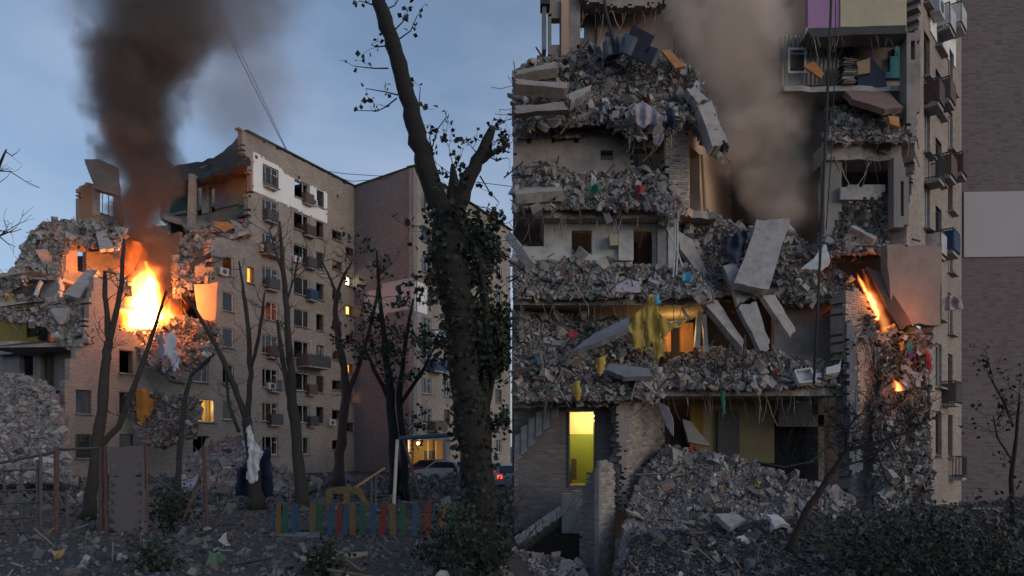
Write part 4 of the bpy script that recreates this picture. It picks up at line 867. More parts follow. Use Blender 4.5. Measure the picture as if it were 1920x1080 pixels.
# brick wall turning back into the house
TP = Plane((1162, 20.7), (1246, 23.4))
bricks(silicate, TP, [(1166, 742), (1228, 742), (1246, 752), (1244, 838), (1206, 872), (1196, 920), (1172, 960), (1164, 900), (1172, 800)], ruin, seed=7, rag=5)
wall('broken_edge', plaster, const(20.6), [(1156, 744), (1178, 742), (1180, 830), (1174, 900), (1178, 960), (1160, 955), (1166, 880), (1158, 800)], .5, (.07, .06), rag=5, parent=ruin, seed=28)
# ground storey room with striped wallpaper
stripe, snt, sb_ = nodes('striped_wallpaper'); tx = new(snt, 'ShaderNodeTexCoord'); wv = new(snt, 'ShaderNodeTexWave', bands_direction='X'); wv.inputs['Scale'].default_value = 4.5; wv.inputs['Distortion'].default_value = .4
rp = new(snt, 'ShaderNodeValToRGB'); rp.color_ramp.elements[0].color = (.30, .22, .10, 1); rp.color_ramp.elements[1].color = (.42, .32, .16, 1); snt.links.new(tx.outputs['Object'], wv.inputs['Vector']); snt.links.new(wv.outputs[0], rp.inputs[0]); grime(snt, rp.outputs[0], sb_.inputs['Base Color'], .8, .5, (.14, .1, .06))
wall('wallpaper_wall', stripe, const(24.0), [(1318, 738), (1452, 738), (1452, 868), (1318, 868)], .2, (.3, .2), rag=0, parent=ruin)
wall('wallpaper_wall', plain('ochre_paint', (.34, .23, .05), .9, 1, .4), const(23.9), [(1294, 738), (1318, 738), (1318, 850), (1296, 850)], .2, (.3, .2), rag=0, parent=ruin)
wall('door', metal_d, const(23.8), [(1346, 768), (1386, 768), (1386, 855), (1346, 855)], .08, (.3, .3), rag=0, parent=ruin)
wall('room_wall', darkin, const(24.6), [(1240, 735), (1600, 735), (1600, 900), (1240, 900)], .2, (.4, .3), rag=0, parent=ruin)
wall('pale_wall', grey_room, const(23.6), [(1460, 752), (1546, 752), (1546, 800), (1460, 800)], .2, (.3, .2), holes=[(1520, 752, 1546, 778)], rag=1, parent=ruin)
slab('plaster_piece', None, None, [(1280, 784, 22.4), (1298, 790, 22.4), (1334, 836, 22), (1288, 832, 22)], .08, grey_room, .04, 4, parent=ruin)
slab('plaster_piece', None, None, [(1232, 752, 21.5), (1252, 760, 21.4), (1264, 784, 21.4), (1262, 820, 21.4), (1246, 800, 21.4)], .1, cloth_p, .05, 5, parent=ruin)
# centre right: walls round the fire gap
wall('room_wall', plaster, const(22.4), [(1452, 560), (1592, 548), (1592, 705), (1452, 705)], .3, (.12, .09), rag=2, parent=ruin, seed=30)
wall('yellow_patch', curtain_y, const(22.3), [(1556, 602), (1588, 600), (1588, 622), (1560, 624)], .05, (.1, .08), rag=2, parent=ruin)
bricks(silicate, Plane((1586, 20.9), (1650, 21.8)), [(1588, 552), (1606, 540), (1624, 560), (1638, 600), (1642, 720), (1650, 960), (1600, 970), (1596, 760), (1586, 640)], ruin, seed=8, rag=3.5, thick=.5)
wall('pier', bluegrey, const(20.75), [(1588, 600), (1604, 606), (1610, 740), (1618, 880), (1596, 890), (1590, 740)], .3, (.08, .07), rag=4, parent=ruin, seed=31)
# right block: stacked rooms
wall('wallpaper_wall', lilac, const(22.7), [(1515, -40), (1576, -40), (1576, 51), (1515, 52)], .2, (.3, .2), rag=0, parent=ruin)
wall('wallpaper_wall', cream, const(22.65), [(1576, -40), (1700, -40), (1700, 46), (1576, 50)], .2, (.3, .2), rag=0, parent=ruin)
slab('broken_edge', None, None, [(1512, 52, 22.2), (1702, 46, 22.2), (1702, 62, 22.0), (1600, 66, 22.0), (1516, 72, 22)], .4, tarblack, .08, 6, parent=ruin)
corr, cnt, cb_ = nodes('corrugated_panel'); cb_.inputs['Base Color'].default_value = (.22, .215, .205, 1); tx = new(cnt, 'ShaderNodeTexCoord'); wv = new(cnt, 'ShaderNodeTexWave', bands_direction='X'); wv.inputs['Scale'].default_value = 2.2; bp = new(cnt, 'ShaderNodeBump'); bp.inputs['Distance'].default_value = .08
cnt.links.new(tx.outputs['Object'], wv.inputs['Vector']); cnt.links.new(wv.outputs[0], bp.inputs['Height']); cnt.links.new(bp.outputs[0], cb_.inputs['Normal']); grime(cnt, None, cb_.inputs['Base Color'], 1, .5).inputs['A'].default_value = (.24, .235, .22, 1)
wall('corrugated_wall', corr, const(22.95), [(1466, 66), (1572, 66), (1572, 160), (1466, 160)], .2, (.3, .2), holes=[(1477, 90, 1512, 138)], rag=0, parent=ruin)
RW1 = const(22.95); r = RW1.rect((1477, 90, 1512, 138)); window(ruin, RW1, (r[0] + r[1]) / 2, r[2], r[1] - r[0], r[3] - r[2], 0, back=.02, sill=False)
wall('room_wall', plain('flaking_plaster', (.37, .315, .28), .9, 1.2, .6, (.17, .13, .12)), const(23.1), [(1570, 62), (1706, 62), (1706, 180), (1570, 180)], .2, (.3, .2), rag=0, parent=ruin)
wall('teal_wall', teal, const(22.95), [(1676, 92), (1702, 76), (1704, 146), (1660, 146), (1668, 118)], .15, (.15, .1), rag=2, parent=ruin)
for q, mt in (([(1592, 88, 22.9), (1600, 86, 22.9), (1600, 120, 22.9), (1594, 118, 22.9)], rust), ([(1606, 128, 22.7), (1630, 104, 22.7), (1660, 140, 22.6), (1664, 162, 22.5), (1610, 164, 22.5)], navy), ([(1606, 116, 22.55), (1632, 108, 22.55), (1632, 138, 22.5), (1608, 140, 22.5)], wood)):
    slab('cupboard_panel', None, None, q, .3, mt, .03, 3, parent=ruin)
stk = MB()
for i in range(14): stk.box(P(1589 + random.uniform(-3, 3), 160 - i * 3.4, 22.55), (random.uniform(.35, .5), .35, .04), Matrix.Rotation(random.gauss(0, .12), 3, 'Y'))
tag(stk.build('board_stack', stickm), 'leaning stack of thin boards in the upper right room', 'boards', kind='thing')
wall('pier', plaster, const(22.1), [(1702, 60), (1724, 56), (1726, 180), (1716, 268), (1700, 262)], .4, (.12, .09), holes=[(1708, 76, 1716, 112)], rag=2.5, parent=ruin, seed=32)
wall('pier', grey_room, const(22.4), [(1546, 298), (1578, 298), (1578, 392), (1546, 470)], .3, (.12, .09), rag=2, parent=ruin, seed=33)
wall('parapet', concrete, const(22.2), [(1576, 348), (1660, 346), (1652, 372), (1576, 374)], .15, (.12, .08), rag=1.5, parent=ruin)
wall('side_wall', darkin, const(24.6), [(1550, 290), (1700, 290), (1700, 360), (1550, 360)], .2, (.3, .3), rag=0, parent=ruin)
wall('pier', grey_room, const(21.9), [(1676, 296), (1690, 290), (1704, 340), (1704, 424), (1676, 426)], .35, (.1, .08), holes=[(1689, 340, 1695, 405)], rag=1.5, parent=ruin, seed=34)
slab('tilted_slab', None, None, [(1574, 162, 22.8), (1668, 174, 22.6), (1694, 202, 21.8), (1660, 206, 21.6), (1600, 182, 22)], .18, plain('brown_underside', (.20, .13, .11), .9, 2, .5), .06, 11, parent=ruin)
# street facade running back on the right, blank end wall of the next wing
RF = Plane((1700, 22.1), (1803, 28.2)); rf = [(1726, -60), (1816, -60), (1816, 960), (1750, 960), (1742, 700), (1752, 610), (1766, 470), (1700, 470), (1702, 400), (1716, 300), (1712, 250), (1726, 190), (1722, 120)]
hw = []
for y in (-70, 65, 205, 345, 485, 625, 765):
    for j, (px, w) in enumerate(((1738, .85), (1760, .95), (1782, .8))):
        s, z = RF.sz(px, 835 - (835 - y) * 1.0 * (1 - (px - 1738) * .0042)); hw.append((s, z - 1.6, w, 1.6, px, y))
wall('facade', tan_brick, RF, rf, .45, (.2, .1), smax=RF.L, szholes=[(s - w / 2, s + w / 2, z, z + h) for s, z, w, h, px, y in hw], rag=2, parent=ruin, seed=35)
RR = random.Random(8)
for i, (s, z, w, h, px, y) in enumerate(hw):
    x, yy = RF.px(np.array(s), np.array(z + h / 2))
    if inpoly(x, yy, rf): window(ruin, RF, s, z, w, h, RR.choice((0, 1)), back=.14, fmat=(bluep if y == 345 and px == 1760 else RR.choice((frame_w, frame_b))), pane=RR.random() < .6)
for px, y, w, mt, pn in ((1738, 65, .9, metal_d, rust), (1760, 65, 1.0, metal_d, frame_b), (1782, -70, 1.0, metal_d, whitewall), (1760, -70, 1.0, metal_d, whitewall), (1740, 205, .9, metal_d, None), (1762, 205, 1.1, metal_d, frame_b), (1742, 345, .9, greenp, whitewall), (1768, 345, 1.2, bluep, bluep), (1784, 205, .9, metal_d, rust), (1772, 625, 1.2, metal_d, metal_d), (1784, 765, .9, metal_d, None)):
    s, z = RF.sz(px, y + 40); balcony(ruin, RF, s, z - 1.9, w * .9, .42, .85, mt, pn)
wall('insulation_panel', insul, RF, [(1742, -60), (1790, -60), (1790, 128), (1760, 90), (1742, 58)], .04, (.2, .15), szholes=[(s - w / 2, s + w / 2, z, z + h) for s, z, w, h, px, y in hw], rag=0, parent=ruin, front=-.045)
aircon(ruin, RF, RF.sz(1744, 20)[0], RF.sz(1744, 22)[1])
NW = Plane((1803.5, 28.3), (2500, 27.6))
endb = thing('end_building', 'dark brick blank end wall with a wide pale band', 'building', NW.at(2, 0))
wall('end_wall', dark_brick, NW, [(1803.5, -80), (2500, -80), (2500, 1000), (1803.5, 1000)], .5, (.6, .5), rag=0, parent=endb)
wall('pale_band', plain('pale_band_paint', (.42, .40, .41), .85, .4, .25, (.28, .26, .26)), NW, [(1806, 361), (2500, 361), (2500, 474), (1806, 474)], .05, (.6, .5), rag=0, parent=endb, front=-.055)
MB().box(NW.at(7.5, .2, -1.5), (15, .9, .25)).build('ledge', concrete, endb)
# rubble banks of the right side
RP = [
 ('rubble crown on the topmost floor beside the pale smoke', [(962, 242), (962, 136), (990, 112), (1060, 104), (1100, 84), (1180, 90), (1240, 100), (1300, 128), (1322, 180), (1350, 232), (1366, 286), (1338, 270), (1292, 216), (1270, 250), (1180, 264), (1150, 232)], 21.0, 22.9, 3000, (.05, .42), 190, 80, 26),
 ('rubble ledge heaped between the party wall and the broken slab', [(962, 392), (962, 312), (1020, 300), (1100, 328), (1180, 308), (1250, 330), (1284, 392), (1262, 412), (1225, 392)], 20.9, 22.3, 2200, (.05, .34), 90, 30, 20),
 ('grey rubble on the floor below the pale wall openings', [(962, 560), (962, 472), (1040, 462), (1180, 496), (1300, 500), (1342, 560), (1200, 556)], 20.7, 22.6, 2100, (.05, .36), 90, 30, 16),
 ('wide grey rubble slope left of the yellow curtain', [(962, 752), (962, 586), (1100, 586), (1190, 604), (1232, 680), (1246, 745), (1150, 752)], 20.2, 21.9, 3200, (.045, .34), 140, 45, 16),
 ('rubble lining the floor edge under the leaning slabs', [(1184, 724), (1258, 676), (1320, 648), (1480, 666), (1592, 690), (1592, 722), (1400, 730)], 20.8, 22.5, 1900, (.05, .36), 130, 40, 14),
 ('rubble hump behind the big leaning slab', [(1268, 432), (1330, 398), (1400, 428), (1480, 428), (1540, 478), (1592, 518), (1644, 624), (1622, 646), (1560, 572), (1450, 566), (1380, 548), (1330, 562), (1268, 502)], 21.2, 23.4, 2600, (.05, .42), 160, 45, 22),
 ('rubble cone poured out between the brick walls', [(1150, 1110), (1176, 960), (1212, 872), (1250, 834), (1330, 846), (1440, 876), (1600, 930), (1650, 1110)], 16.2, 22.2, 4600, (.045, .40), 220, 110, 40),
 ('household debris on the upper right floor', [(1552, 264), (1560, 192), (1620, 184), (1690, 214), (1706, 266)], 21.9, 23.4, 1100, (.05, .34), 90, 45, 8),
 ('dark rubble below the pale parapet on the right', [(1530, 482), (1556, 372), (1670, 372), (1702, 430), (1702, 474), (1640, 474)], 21.8, 24.0, 1500, (.05, .36), 80, 20, 10),
 ('hanging tangle of clothes and boards below the firelit panel', [(1640, 624), (1700, 598), (1742, 640), (1740, 740), (1722, 806), (1690, 772), (1652, 704)], 20.9, 21.9, 1100, (.05, .34), 140, 150, 6),
 ('wreckage draped down the corner of the ruin above the bushes', [(1640, 980), (1640, 760), (1660, 698), (1734, 750), (1746, 860), (1752, 980)], 20.2, 21.6, 2000, (.05, .34), 90, 50, 10),
 ('small rubble at the foot of the brick pier', [(962, 1110), (962, 1030), (1020, 1040), (1090, 1056), (1096, 1110)], 17.4, 19.4, 900, (.05, .34), 40, 12, 6)]
for i, (lab, poly, d0, d1, n, sz_, ns, nr, bg) in enumerate(RP): patch(lab, poly, d0, d1, n, sz_, seed=40 + i, nst=ns, nrag=nr, big=bg, bulge=.35, step=7)
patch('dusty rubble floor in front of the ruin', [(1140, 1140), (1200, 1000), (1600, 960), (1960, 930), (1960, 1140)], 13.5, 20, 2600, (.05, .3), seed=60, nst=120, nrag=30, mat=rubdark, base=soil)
# single slabs, panels, cloths on the right
for i, (nm, lab, q, th, mt, rb) in enumerate([
    ('concrete_slab', 'long thick slab tilting off the topmost rubble crown', [(1306, 196, 21.2), (1334, 186, 21.4), (1366, 268, 20.8), (1336, 278, 20.6)], .35, slabmat, 3),
    ('concrete_slab', 'narrow slab piece above the long tilting slab', [(1286, 166, 21.4), (1304, 160, 21.6), (1330, 186, 21.4), (1308, 196, 21.2)], .25, concrete, 0),
    ('concrete_slab', 'biggest slab leaning steeply in the middle of the ruin', [(1418, 412, 22.2), (1484, 408, 22.4), (1442, 546, 20.4), (1376, 530, 20.4)], .25, concrete, 4),
    ('concrete_slab', 'slab lying diagonally below the biggest leaning slab', [(1322, 570, 20.8), (1344, 560, 21), (1398, 640, 20.4), (1392, 656, 20.3)], .22, slabmat, 2),
    ('concrete_slab', 'pale slab standing on end under the biggest slab', [(1382, 572, 20.5), (1418, 562, 20.6), (1446, 640, 20.2), (1440, 664, 20.1), (1424, 658, 20.1)], .2, concrete, 2),
    ('concrete_slab', 'square slab propped right of the upended pale slab', [(1428, 552, 20.7), (1452, 548, 20.8), (1494, 618, 20.4), (1482, 636, 20.3)], .2, slabmat, 1),
    ('concrete_slab', 'mid grey slab caught between two leaning slabs', [(1354, 498, 21.2), (1378, 490, 21.2), (1412, 556, 20.9), (1384, 572, 20.8)], .22, concrete, 0),
    ('concrete_slab', 'flat slab lying level on the left rubble ledge', [(964, 346, 22.2), (1050, 336, 22.4), (1058, 358, 20.9), (964, 362, 20.9)], .3, slabmat, 2),
    ('concrete_slab', 'slab corner leaning at the left edge below the dark opening', [(964, 420, 20.9), (990, 450, 20.9), (1020, 488, 20.7), (988, 506, 20.6), (964, 488, 20.7)], .25, concrete, 0),
    ('concrete_slab', 'wide bluish slab sloping down left of the yellow curtain', [(1068, 660, 19.7), (1110, 626, 20.1), (1182, 592, 20.4), (1178, 614, 20.0), (1140, 636, 19.8)], .18, bluegrey, 3),
    ('concrete_slab', 'cracked bluish slab lying under the yellow curtain', [(1134, 692, 20), (1140, 678, 20.3), (1222, 690, 20.3), (1224, 706, 20.0), (1168, 708, 19.8)], .15, bluegrey, 0),
    ('concrete_slab', 'brownish slab piece over the lit strip of room', [(1136, 548, 20.6), (1170, 524, 20.9), (1202, 528, 20.9), (1204, 548, 20.5)], .12, cloth_p, 0),
    ('concrete_slab', 'pale triangular slab sticking out beside the cable', [(1500, 506, 21.0), (1548, 456, 21.4), (1560, 490, 21), (1540, 506, 20.8)], .14, whitewall, 0),
    ('concrete_slab', 'thin pale beam sloping toward the firelit panel', [(1594, 424, 21.6), (1600, 420, 21.7), (1646, 444, 21.4), (1640, 452, 21.3)], .2, concrete, 0),
    ('wall_panel', 'large wall panel glowing orange beside the small fire', [(1660, 456, 20.9), (1767, 460, 21.6), (1763, 611, 21.6), (1700, 608, 21.1), (1668, 560, 20.9)], .25, plain('scorched_panel', (.24, .19, .17), .9, 1.5, .6, (.12, .085, .075)), 0),
    ('wall_panel', 'dark folded panel slanting between the fire and the orange panel', [(1622, 500, 21.3), (1650, 506, 21.2), (1712, 610, 20.7), (1690, 622, 20.7)], .12, rust, 0),
    ('wooden_board', 'orange slatted board standing up on the rubble crown', [(1240, 94, 21.9), (1256, 92, 21.9), (1286, 124, 21.6), (1266, 128, 21.6)], .08, woodo, 0),
    ('wooden_board', 'small orange board behind the dark sofa', [(1192, 84, 22.4), (1210, 76, 22.5), (1234, 96, 22.3), (1212, 98, 22.2)], .06, woodo, 0),
    ('wooden_board', 'orange board fallen below the upper right window', [(1506, 124, 22.6), (1526, 114, 22.7), (1546, 138, 22.5), (1540, 146, 22.4)], .06, woodo, 0),
    ('wooden_board', 'orange drawer front in the upper right debris', [(1666, 216, 21.7), (1686, 218, 21.8), (1688, 238, 21.6), (1668, 234, 21.6)], .1, woodo, 0),
    ('concrete_slab', 'topmost of the stacked floor slabs at the left of the crown', [(964, 134, 21.2), (1042, 116, 21.5), (1050, 128, 21.3), (966, 136, 21.0)], .3, plaster, 0),
    ('concrete_slab', 'second of the stacked floor slabs at the left of the crown', [(964, 146, 20.9), (1070, 154, 21.2), (1064, 166, 21.0), (964, 160, 20.8)], .35, plaster, 2),
    ('concrete_slab', 'lowest thick slab sticking out under the left of the crown', [(964, 198, 20.7), (1060, 190, 20.8), (1068, 206, 20.8), (964, 212, 20.6)], .3, plaster, 2),
    ('concrete_slab', 'grey slab slanting off the middle of the rubble crown', [(1062, 176, 20.8), (1108, 160, 21), (1112, 170, 20.9), (1070, 190, 20.6)], .3, concrete, 0),
    ('box', 'pale box beside the square basin', [(1526, 700, 21), (1540, 698, 21), (1540, 716, 20.8), (1527, 718, 20.8)], .25, metal_w, 0),
    ('appliance', 'dented white appliance with dark marks by the blue grey pier', [(1548, 690, 20.9), (1572, 684, 20.9), (1578, 672, 21), (1576, 696, 20.7), (1550, 700, 20.7)], .3, metal_w, 0),
    ('concrete_slab', 'pale perforated slab half buried low in the rubble cone', [(1328, 1040, 16.7), (1360, 1022, 17), (1406, 1050, 16.6), (1400, 1090, 16.2), (1336, 1090, 16.2)], .15, whitewall, 0),
    ('concrete_slab', 'pale slab with holes above the half buried one', [(1376, 1010, 17.4), (1404, 990, 17.8), (1420, 1010, 17.6), (1414, 1032, 17.2)], .14, whitewall, 0),
    ('concrete_slab', 'grey slab lying across the right of the rubble cone', [(1338, 962, 18), (1380, 956, 18.3), (1402, 974, 18.0), (1368, 996, 17.6)], .15, concrete, 0),
    ('concrete_slab', 'white tray like slab right of the rubble cone', [(1436, 962, 17.6), (1458, 960, 17.8), (1484, 984, 17.4), (1450, 992, 17.2)], .1, whitewall, 0),
    ('door_leaf', 'dark board hanging at the end of the slab above the pale wall', [(1126, 392, 21.2), (1138, 388, 21.2), (1150, 414, 21.1), (1138, 420, 21.1)], .06, bluegrey, 0)]):
    o = slab(nm, lab, {'wall_panel': 'panel', 'wooden_board': 'board', 'sofa': 'sofa', 'enamel_basin': 'basin', 'box': 'box', 'appliance': 'appliance', 'door_leaf': 'board'}.get(nm, 'slab'), q, th, mt, .09 if nm in ('concrete_slab', 'wall_panel') else .012, 70 + i, rebar=rb, per=5)
for nm, lab, poly, d, mt, wv_, sd in [
    ('curtain', 'small yellow rag below and left of the large curtain', [(1118, 672), (1138, 664), (1134, 690), (1126, 708), (1116, 690)], 19.9, curtain_y, .06, 2),
    ('curtain', 'yellow scrap hanging over the lit doorway', [(1074, 716), (1086, 714), (1090, 740), (1084, 756), (1072, 738)], 20.0, curtain_y, .06, 3),
    ('blanket', 'pale lilac blanket hanging over the dark opening', [(1190, 196), (1206, 190), (1222, 200), (1238, 214), (1232, 236), (1218, 232), (1206, 242), (1194, 232)], 20.9, cloth_p, .08, 4),
    ('blanket', 'grey cloth strip hanging in front of the lintel', [(1224, 240), (1240, 222), (1244, 262), (1236, 276), (1224, 268)], 21.2, cloth_p, .06, 5),
    ('blanket', 'dark cloth drooping beside the lilac blanket', [(1246, 200), (1262, 204), (1268, 244), (1256, 240)], 21.0, navy, .08, 6),
    ('plastic_sheet', 'green plastic sheet crumpled on the left rubble ledge', [(1104, 352), (1116, 344), (1130, 346), (1118, 362), (1106, 372)], 20.8, cloth_g, .08, 7),
    ('clothing', 'red garment on the left rubble ledge', [(1192, 350), (1204, 344), (1208, 358), (1196, 368)], 20.9, cloth_r, .06, 8),
    ('clothing', 'crimson garment on the rubble slope left of the curtain', [(1062, 626), (1080, 620), (1086, 630), (1068, 636)], 20.4, cloth_r, .06, 9),
    ('plastic_bag', 'bright blue bag at the top of the yellow curtain', [(1226, 556), (1236, 552), (1238, 568), (1230, 574)], 20.2, cloth_b, .05, 10),
    ('plastic_bag', 'turquoise tangled plastic on the floor beside the white pier', [(1276, 518), (1292, 508), (1300, 520), (1294, 530), (1280, 528)], 20.8, cloth_b, .1, 11),
    ('clothing', 'green garment in the hanging tangle', [(1698, 650), (1708, 640), (1714, 652), (1706, 664)], 20.7, cloth_g, .05, 12),
    ('clothing', 'violet garment in the hanging tangle', [(1702, 662), (1712, 656), (1714, 668), (1706, 674)], 20.6, cloth_v, .05, 13),
    ('clothing', 'red cloth hanging at the outer side of the tangle', [(1736, 656), (1744, 662), (1746, 690), (1738, 696)], 20.7, cloth_r, .05, 14),
    ('clothing', 'orange garment at the top of the hanging tangle', [(1684, 644), (1694, 640), (1696, 656), (1688, 658)], 20.7, cloth_o, .05, 15),
    ('clothing', 'dark green strip hanging from the floor edge', [(1352, 716), (1358, 712), (1360, 770), (1354, 790)], 20.9, cloth_g, .03, 16),
    ('plastic_bag', 'glossy black bag behind the biggest leaning slab', [(1360, 452), (1376, 440), (1396, 430), (1404, 440), (1394, 480), (1380, 496), (1362, 476)], 21.2, navy, .15, 17),
    ('clothing', 'red cloth at the top of the rubble cone', [(1290, 838), (1306, 836), (1310, 844), (1296, 848)], 21.2, cloth_r, .05, 18),
    ('plastic_sheet', 'crumpled grey sheet hanging from a balcony on the far facade', [(1768, 558), (1786, 552), (1806, 566), (1806, 580), (1770, 582)], 24.2, cloth_p, .15, 19)]:
    cloth(nm, lab, {'blanket': 'blanket', 'plastic_sheet': 'sheet', 'plastic_bag': 'bag', 'clothing': 'clothing'}.get(nm, 'curtain'), poly, d, mt, wv_, .14, sd, step=2.5)
def sofa(label, c, w, R):
    root = thing('sofa', label, 'sofa', c); M = Matrix.Translation(c) @ R
    MB().box((0, 0, 0), (w, .75, .28)).build('seat', navy, root, M); MB().box((0, .32, .38), (w, .2, .55)).build('backrest', navy, root, M)
    for s in (-1, 1): MB().box((s * (w / 2 + .07), 0, .12), (.14, .78, .5)).build('armrest', bluegrey, root, M)
sofa('dark navy sofa overturned on the rubble crown', P(1196, 102, 21.7), .75, Matrix.Rotation(.45, 4, 'Y') @ Matrix.Rotation(.5, 4, 'X') @ Matrix.Rotation(.5, 4, 'Z'))
sofa('small navy seat left of the overturned sofa', P(1150, 98, 22.0), .22, Matrix.Rotation(-.15, 4, 'Y') @ Matrix.Rotation(.3, 4, 'X'))
bs = thing('enamel_basin', 'pale square basin on the floor edge right of the leaning slabs', 'basin', P(1508, 718, 20.7)); Mb = Matrix.Translation(P(1508, 707, 20.7)) @ Matrix.Rotation(1.1, 4, 'X') @ Matrix.Rotation(.15, 4, 'Z')
MB().box((0, 0, -.1), (.5, .42, .03)).build('basin_floor', metal_w, bs, Mb)
for c_, s_ in (((-.25, 0, 0), (.04, .46, .2)), ((.25, 0, 0), (.04, .46, .2)), ((0, -.22, 0), (.46, .04, .2)), ((0, .22, 0), (.46, .04, .2))): MB().box(c_, s_).build('rim', metal_w, bs, Mb)
wr = MB(); RWi = random.Random(31)
for x0_, x1_, y_, d_, n_ in ((964, 1230, 406, 21.3, 30), (964, 1330, 570, 20.9, 22), (1185, 1575, 741, 21.1, 36), (1555, 1690, 298, 22.1, 16), (1515, 1700, 66, 22.0, 16), (1090, 1245, 20, 22.4, 16), (1700, 1722, 260, 21.9, 8), (1180, 1260, 250, 21.2, 16), (1590, 1640, 640, 20.7, 14), (1640, 1740, 740, 20.4, 26)):
    for _ in range(n_):
        x_ = RWi.uniform(x0_, x1_); a_ = P(x_, y_ + RWi.uniform(-8, 2), d_); L_ = RWi.uniform(.15, 1.0); dx_ = RWi.gauss(0, .2)
        wr.tube([a_ + Vector((0, .15, 0)), a_ + Vector((dx_ * .2, -.05, -L_ * .25)), a_ + Vector((dx_ * L_ * .7, -.07, -L_ * .65)), a_ + Vector((dx_ * L_ * 1.5, -.05, -L_))], RWi.uniform(.006, .016), 4)
wr.build('loose_wires', stickm, ruin)['kind'] = 'stuff'
yc = thing('curtain', 'large torn yellow curtain hanging out of the middle floor', 'curtain', P(1230, 676, 20.3))
for k_, (poly, d_) in enumerate([([(1178, 614), (1192, 588), (1204, 578), (1208, 640), (1205, 668), (1198, 652), (1190, 656), (1186, 634)], 20.25), ([(1206, 580), (1216, 552), (1230, 554), (1237, 592), (1240, 640), (1250, 674), (1240, 668), (1230, 682), (1222, 640), (1214, 660), (1208, 630)], 20.35), ([(1236, 588), (1258, 606), (1291, 600), (1272, 611), (1286, 616), (1262, 614), (1247, 632), (1254, 668), (1243, 650), (1238, 620)], 20.2)]):
    cloth('fabric_panel', None, None, poly, d_, curtain_y, .06, .16, k_ + 31, step=1.8, parent=yc)
fire2 = thing('corner_fire', 'small orange fire burning beside the hanging panel', 'fire', P(1640, 622, 21.2))
plume('flame', None, None, 21.3, [(1644, 600, 8), (1638, 575, 14), (1626, 550, 15), (1616, 530, 12), (1608, 512, 4)], flame_mat('flame_small', 26, 2.0, 1.5, .35, .1), parent=fire2, seed=6)
plume('flame', None, None, 21.7, [(1660, 626, 14), (1652, 600, 22), (1640, 565, 24), (1628, 535, 20), (1618, 505, 8)], flame_mat('flame_small_body', 2.2, 1.3, .9, .5, .05), parent=fire2, seed=7)
firelight(fire2, P(1652, 565, 21.6), 34, .3); firelight(fire2, P(1745, 585, 20.3), 26, .3)
fire3 = thing('ember_fire', 'little flame glowing in the wreckage below the tangle', 'fire', P(1684, 730, 20.5))
plume('flame', None, None, 20.6, [(1684, 733, 14), (1682, 724, 16), (1678, 716, 9), (1674, 708, 3)], flame_mat('flame_ember', 14, 2.6, .9, .3, .1), parent=fire3, seed=8)
firelight(fire3, P(1684, 720, 20.3), 7, .15)
plume('smoke_plume', 'pale brown smoke drifting up from behind the biggest leaning slab', 'smoke', 23.6, [(1440, 455, 84), (1452, 400, 100), (1440, 330, 106), (1425, 260, 110), (1400, 190, 110), (1385, 120, 128), (1370, 50, 145), (1360, -40, 160), (1355, -100, 165)], smoke_mat('pale_smoke', (.98, .85, .74), 2.6, .5, 2.1, 1.1, .1, .8, .12, 1.8), seed=9, squash=.75)

# ---------------------------------------------------------------- single large chunks lying in the rubble
CH = []
for k in range(10):
    r_ = np.random.default_rng(k + 300); bm = bmesh.new()
    for v in r_.uniform(-.5, .5, (14, 3)) * np.array([1.2, .9, .6]): bm.verts.new(v)
    bmesh.ops.convex_hull(bm, input=bm.verts[:]); me = bpy.data.meshes.new('concrete_chunk')
    bm.to_mesh(me); bm.free(); me.materials.append(rubmat if k % 3 else slabmat); CH.append(me)
RC = random.Random(5)
for q, (c, s, where) in enumerate(BIGSPOTS):
    o = bpy.data.objects.new('concrete_chunk', RC.choice(CH)); f = s * RC.uniform(.7, 1.25)
    link(o, None, Matrix.Translation(c) @ Matrix.Rotation(RC.uniform(0, 6.28), 4, Vector((RC.gauss(0, 1), RC.gauss(0, 1), RC.gauss(0, 1)))) @ Matrix.Diagonal((f, f, f, 1)))
    tag(o, 'loose masonry lump in the ' + where, 'chunk', 'loose lumps in the ' + where)
# ---------------------------------------------------------------- trees
tree('forked bare tree growing behind the notched playground board', 23, [[(164, 972, 26), (176, 890, 24), (186, 800, 23), (198, 680, 20), (204, 640, 19)], [(204, 645, 13), (201, 590, 11), (197, 545, 10), (197, 508, 8)], [(204, 645, 14), (218, 590, 12), (228, 530, 10), (233, 448, 6)], [(186, 838, 14), (222, 800, 13), (250, 730, 12), (285, 630, 9), (312, 545, 6)]], twigs=(4, .8, 1), mat=barkgrey, thin=.85, seed=1, tw_r=.02)
tree('thin leaning bare tree with a bent branch before the lit window', 27, [[(332, 925, 13), (338, 840, 12), (346, 750, 11), (358, 705, 9)], [(358, 705, 8), (380, 682, 7), (402, 664, 4)], [(346, 720, 6), (320, 715, 5), (296, 690, 3)]], twigs=(5, .8, 1), mat=barkgrey, thin=.85, seed=2, tw_r=.018)
tree('bare forked tree with white cloth caught on its trunk', 26, [[(482, 955, 30), (476, 880, 27), (466, 800, 22), (462, 782, 20)], [(462, 790, 14), (440, 725, 13), (412, 660, 11), (380, 605, 9), (352, 555, 5)], [(464, 790, 14), (470, 700, 12), (466, 620, 10), (458, 550, 8), (448, 490, 4)], [(470, 690, 9), (484, 640, 8), (492, 590, 7), (496, 548, 4)], [(448, 810, 9), (430, 760, 8), (424, 700, 6)]], twigs=(5, .9, 1), mat=barkgrey, thin=.85, seed=3, tw_r=.018)
